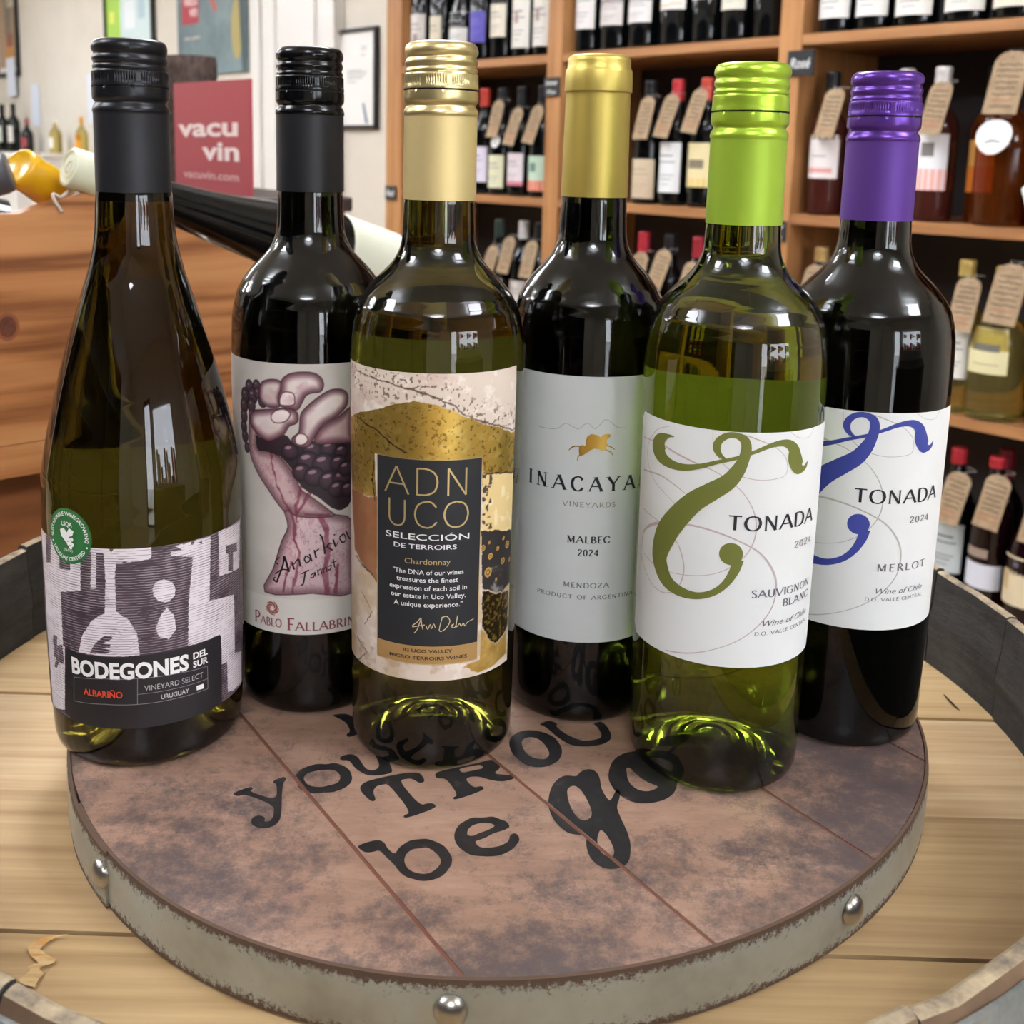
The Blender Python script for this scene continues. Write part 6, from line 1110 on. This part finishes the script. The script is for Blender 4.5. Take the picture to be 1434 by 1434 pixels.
# ------------------------------------------------------------------ red display card, basket and the table they stand on
cl, cr = Vector((-.5468, 1.9, 0)), Vector((-.3510, 1.61, 0))
ux = (cr-cl).normalized(); uy = Vector((-ux.y, ux.x, 0)); wd = (cr-cl).length
CM = Matrix(((ux.x, uy.x, 0, cl.x), (ux.y, uy.y, 0, cl.y), (0, 0, 1, 0), (0, 0, 0, 1)))
r = empty('display_card'); r.matrix_world = CM; tag(r, 'crimson display card with large white two-line lettering and a web address, behind the leftmost bottles', 'sign')
zt0, zt1, zb = .368, .360, .188
v, f = prism_data([(0, -zb), (0, -zt0), (wd, -zt1), (wd, -zb)][::-1], 0, .004); mesh('card_board', [(x, z, -y) for x, y, z in v], f, M_VRED, r)
_wd = wd
def on_card(data): return [(p[0]*_wd, -.0006, zb+p[1]*(zt0-zb)) for p in data[0]], data[1]
b2 = []
for t_, x0, x1, y0, h in (('vacu', .06, .86, .50, .165), ('vin', .40, .87, .29, .165)): b2.append(ft(t_, x0, x1, y0, h, .03))
mesh('large_lettering', *on_card(join(*b2)), mat('display_white', 'ead9d8', .6), r)
mesh('web_address', *on_card(ft('vacuvin.com', .13, .86, .115, .075, .01)), mat('display_pale_pink', 'd8b4b6', .6), r)
tb = empty('display_table'); tb.matrix_world = CM; tag(tb, 'small dark table under the crimson display card', 'table')
box('table_top', -.17, wd+.02, -.06, .16, .165, .1875, M_DARKWOOD, tb, .003)
for a, c in ((-.16, -.05), (wd-.03, -.05), (-.16, .11), (wd-.03, .11)): box('leg', a, a+.04, c, c+.04, FLOOR, .1645, M_DARKWOOD, tb)
M_WICK = noisy('dark_wicker', [(.35, '2a1f1b'), (.6, '54443c')], (140, 140, 60), .7, bstr=.8, dist=.003)
wb = empty('wicker_basket'); wb.matrix_world = CM @ Matrix.Translation((-.088, .06, .1878)); tag(wb, 'tall dark brown wicker basket showing above the crimson display card', 'basket')
P = [(0, .001)] + [(.040+.007*(k/24)+.0016*(k % 2), .004+k*.0094) for k in range(25)] + [(.047, .234), (.044, .230), (.038, .01), (0, .008)]
def weave(r_, z_, t): return (r_+.0022*sin(t*22+z_*340), z_) if .01 < z_ < .22 else (r_, z_)
lathe('basket_body', P, M_WICK, wb, 88, weave, True, 60)

# ------------------------------------------------------------------ bottles lying in the bin
def lying(name, tip, d, prof, mats, label, cuts):
    """prof runs from the cap tip (t=0) to the base; tip and d in bin space (x', y', z)"""
    r = empty(name); q = Vector(d).normalized().to_track_quat('Z', 'Y').to_matrix().to_4x4()
    r.matrix_world = BM_ @ Matrix.Translation(tip) @ q; tag(r, label, 'bottle', 'bottles lying in the pine bin')
    return r
r = lying('wine_bottle', (.0, .004, .2412), (.3, .012, -.096), None, None, 'long black glossy bottle lying in the pine bin, pale capsule to the left', None)
BP = [(0, .055), (.0148, .055), (.0148, .083), (.0158, .095), (.0180, .115), (.0212, .14), (.0248, .162), (.0290, .185), (.0332, .207), (.0362, .228), (.0375, .245), (.0375, .318), (.0365, .325), (.032, .329), (0, .327)]
lathe('glass', catmull(BP[1:-1], 4)[:0] + BP, M_DKG, r, 64, sharp=60)
M_PCAP = mat('pale_cream_capsule', 'd9dcc2', .3, coat=.4)
lathe('capsule', [(0, .0015), (.004, .0015), (.0045, .0006), (.0085, .0006), (.009, .0016), (.0118, .0016), (.0125, .0), (.0145, .0005), (.0153, .002), (.0156, .006), (.0156, .03), (.0154, .056), (.0149, .056)], M_PCAP, r, 48, sharp=45)
# embossed mark on the capsule end
v, f = join(stroke2d([(-.004, .005, .0012), (-.006, 0, .0014), (-.001, -.005, .0012), (.004, -.002, .0012), (.002, .001, .001), (-.001, 0, .001)], 4)); mesh('embossed_mark', [(a, b, -.0002) for a, b in v], [q[::-1] for q in f], mat('capsule_relief', '9aa08c', .4), r)
V = []; Fc = []
for j in range(3):
    for i in range(41): t = 2*pi*i/40; R_ = .0380; V.append((R_*cos(t), R_*sin(t), .246+.066*j/2))
for j in range(2):
    for i in range(40): k = j*41+i; Fc.append((k, k+1, k+42, k+41))
mesh('label', V, Fc, mat('cream_label', 'd6d8c4', .6), r, True)
r = lying('wine_bottle', (-.029, .028, .2405), (.62, .26, -.36), None, None, 'bottle with a glossy yellow capsule lying in the pine bin', None)
NP = [(.0148, .068), (.0152, .09), (.018, .105), (.025, .118), (.033, .131), (.0365, .145), (.0368, .20), (0, .20)]
lathe('glass', [(0, .068)]+NP, M_DKG, r, 48, sharp=60)
M_YCAP = mat('yellow_capsule', 'd9a514', .28, coat=.5)
lathe('capsule', [(0, .0008), (.0118, .0008), (.0128, .0), (.0144, .0006), (.0154, .002), (.0157, .008), (.0151, .012), (.0150, .016), (.0155, .022), (.0156, .03), (.0156, .07), (.0149, .07)], M_YCAP, r, 48, sharp=45)
r = lying('wine_bottle', (-.0415, .004, .2380), (-.75, .35, -.25), None, None, 'bottle with a dark grey capsule lying in the pine bin at the left edge', None)
lathe('glass', [(0, .068)]+NP, M_DKG, r, 48, sharp=60)
lathe('capsule', [(0, .0008), (.0125, .0005), (.0145, .002), (.0155, .006), (.0155, .07), (.0149, .07)], mat('dark_grey_capsule', '46464a', .45), r, 48, sharp=45)
r = lying('wine_bottle', (-.16, .145, .2120), (.30, -.02, -.075), None, None, 'added dark bottle lying low in the pine bin behind the yellow capsule', None)  # bottle added to darken the inside of the bin
lathe('glass', [(0, .02)]+[(a, b-.048) for a, b in NP], M_DKG, r, 48, sharp=60); lathe('capsule', [(0, .0008), (.0145, .002), (.0155, .006), (.0155, .022), (.0149, .022)], M_BLACK, r, 32, sharp=45)
# looped white tag string on the yellow capsule
r = empty('string_loop'); r.matrix_world = BM_; tag(r, 'white looped string hanging from the yellow capsule', 'string')
v, f = tube_data(catmull([(.012, .012, .2345), (.003, .008, .2250), (-.006, .004, .2190), (-.0125, .002, .2210), (-.0125, .0, .2165), (-.008, -.002, .2080)], 5), .0013, 6); mesh('string', v, f, mat('white_string', 'cfc5b8', .8), r, True)
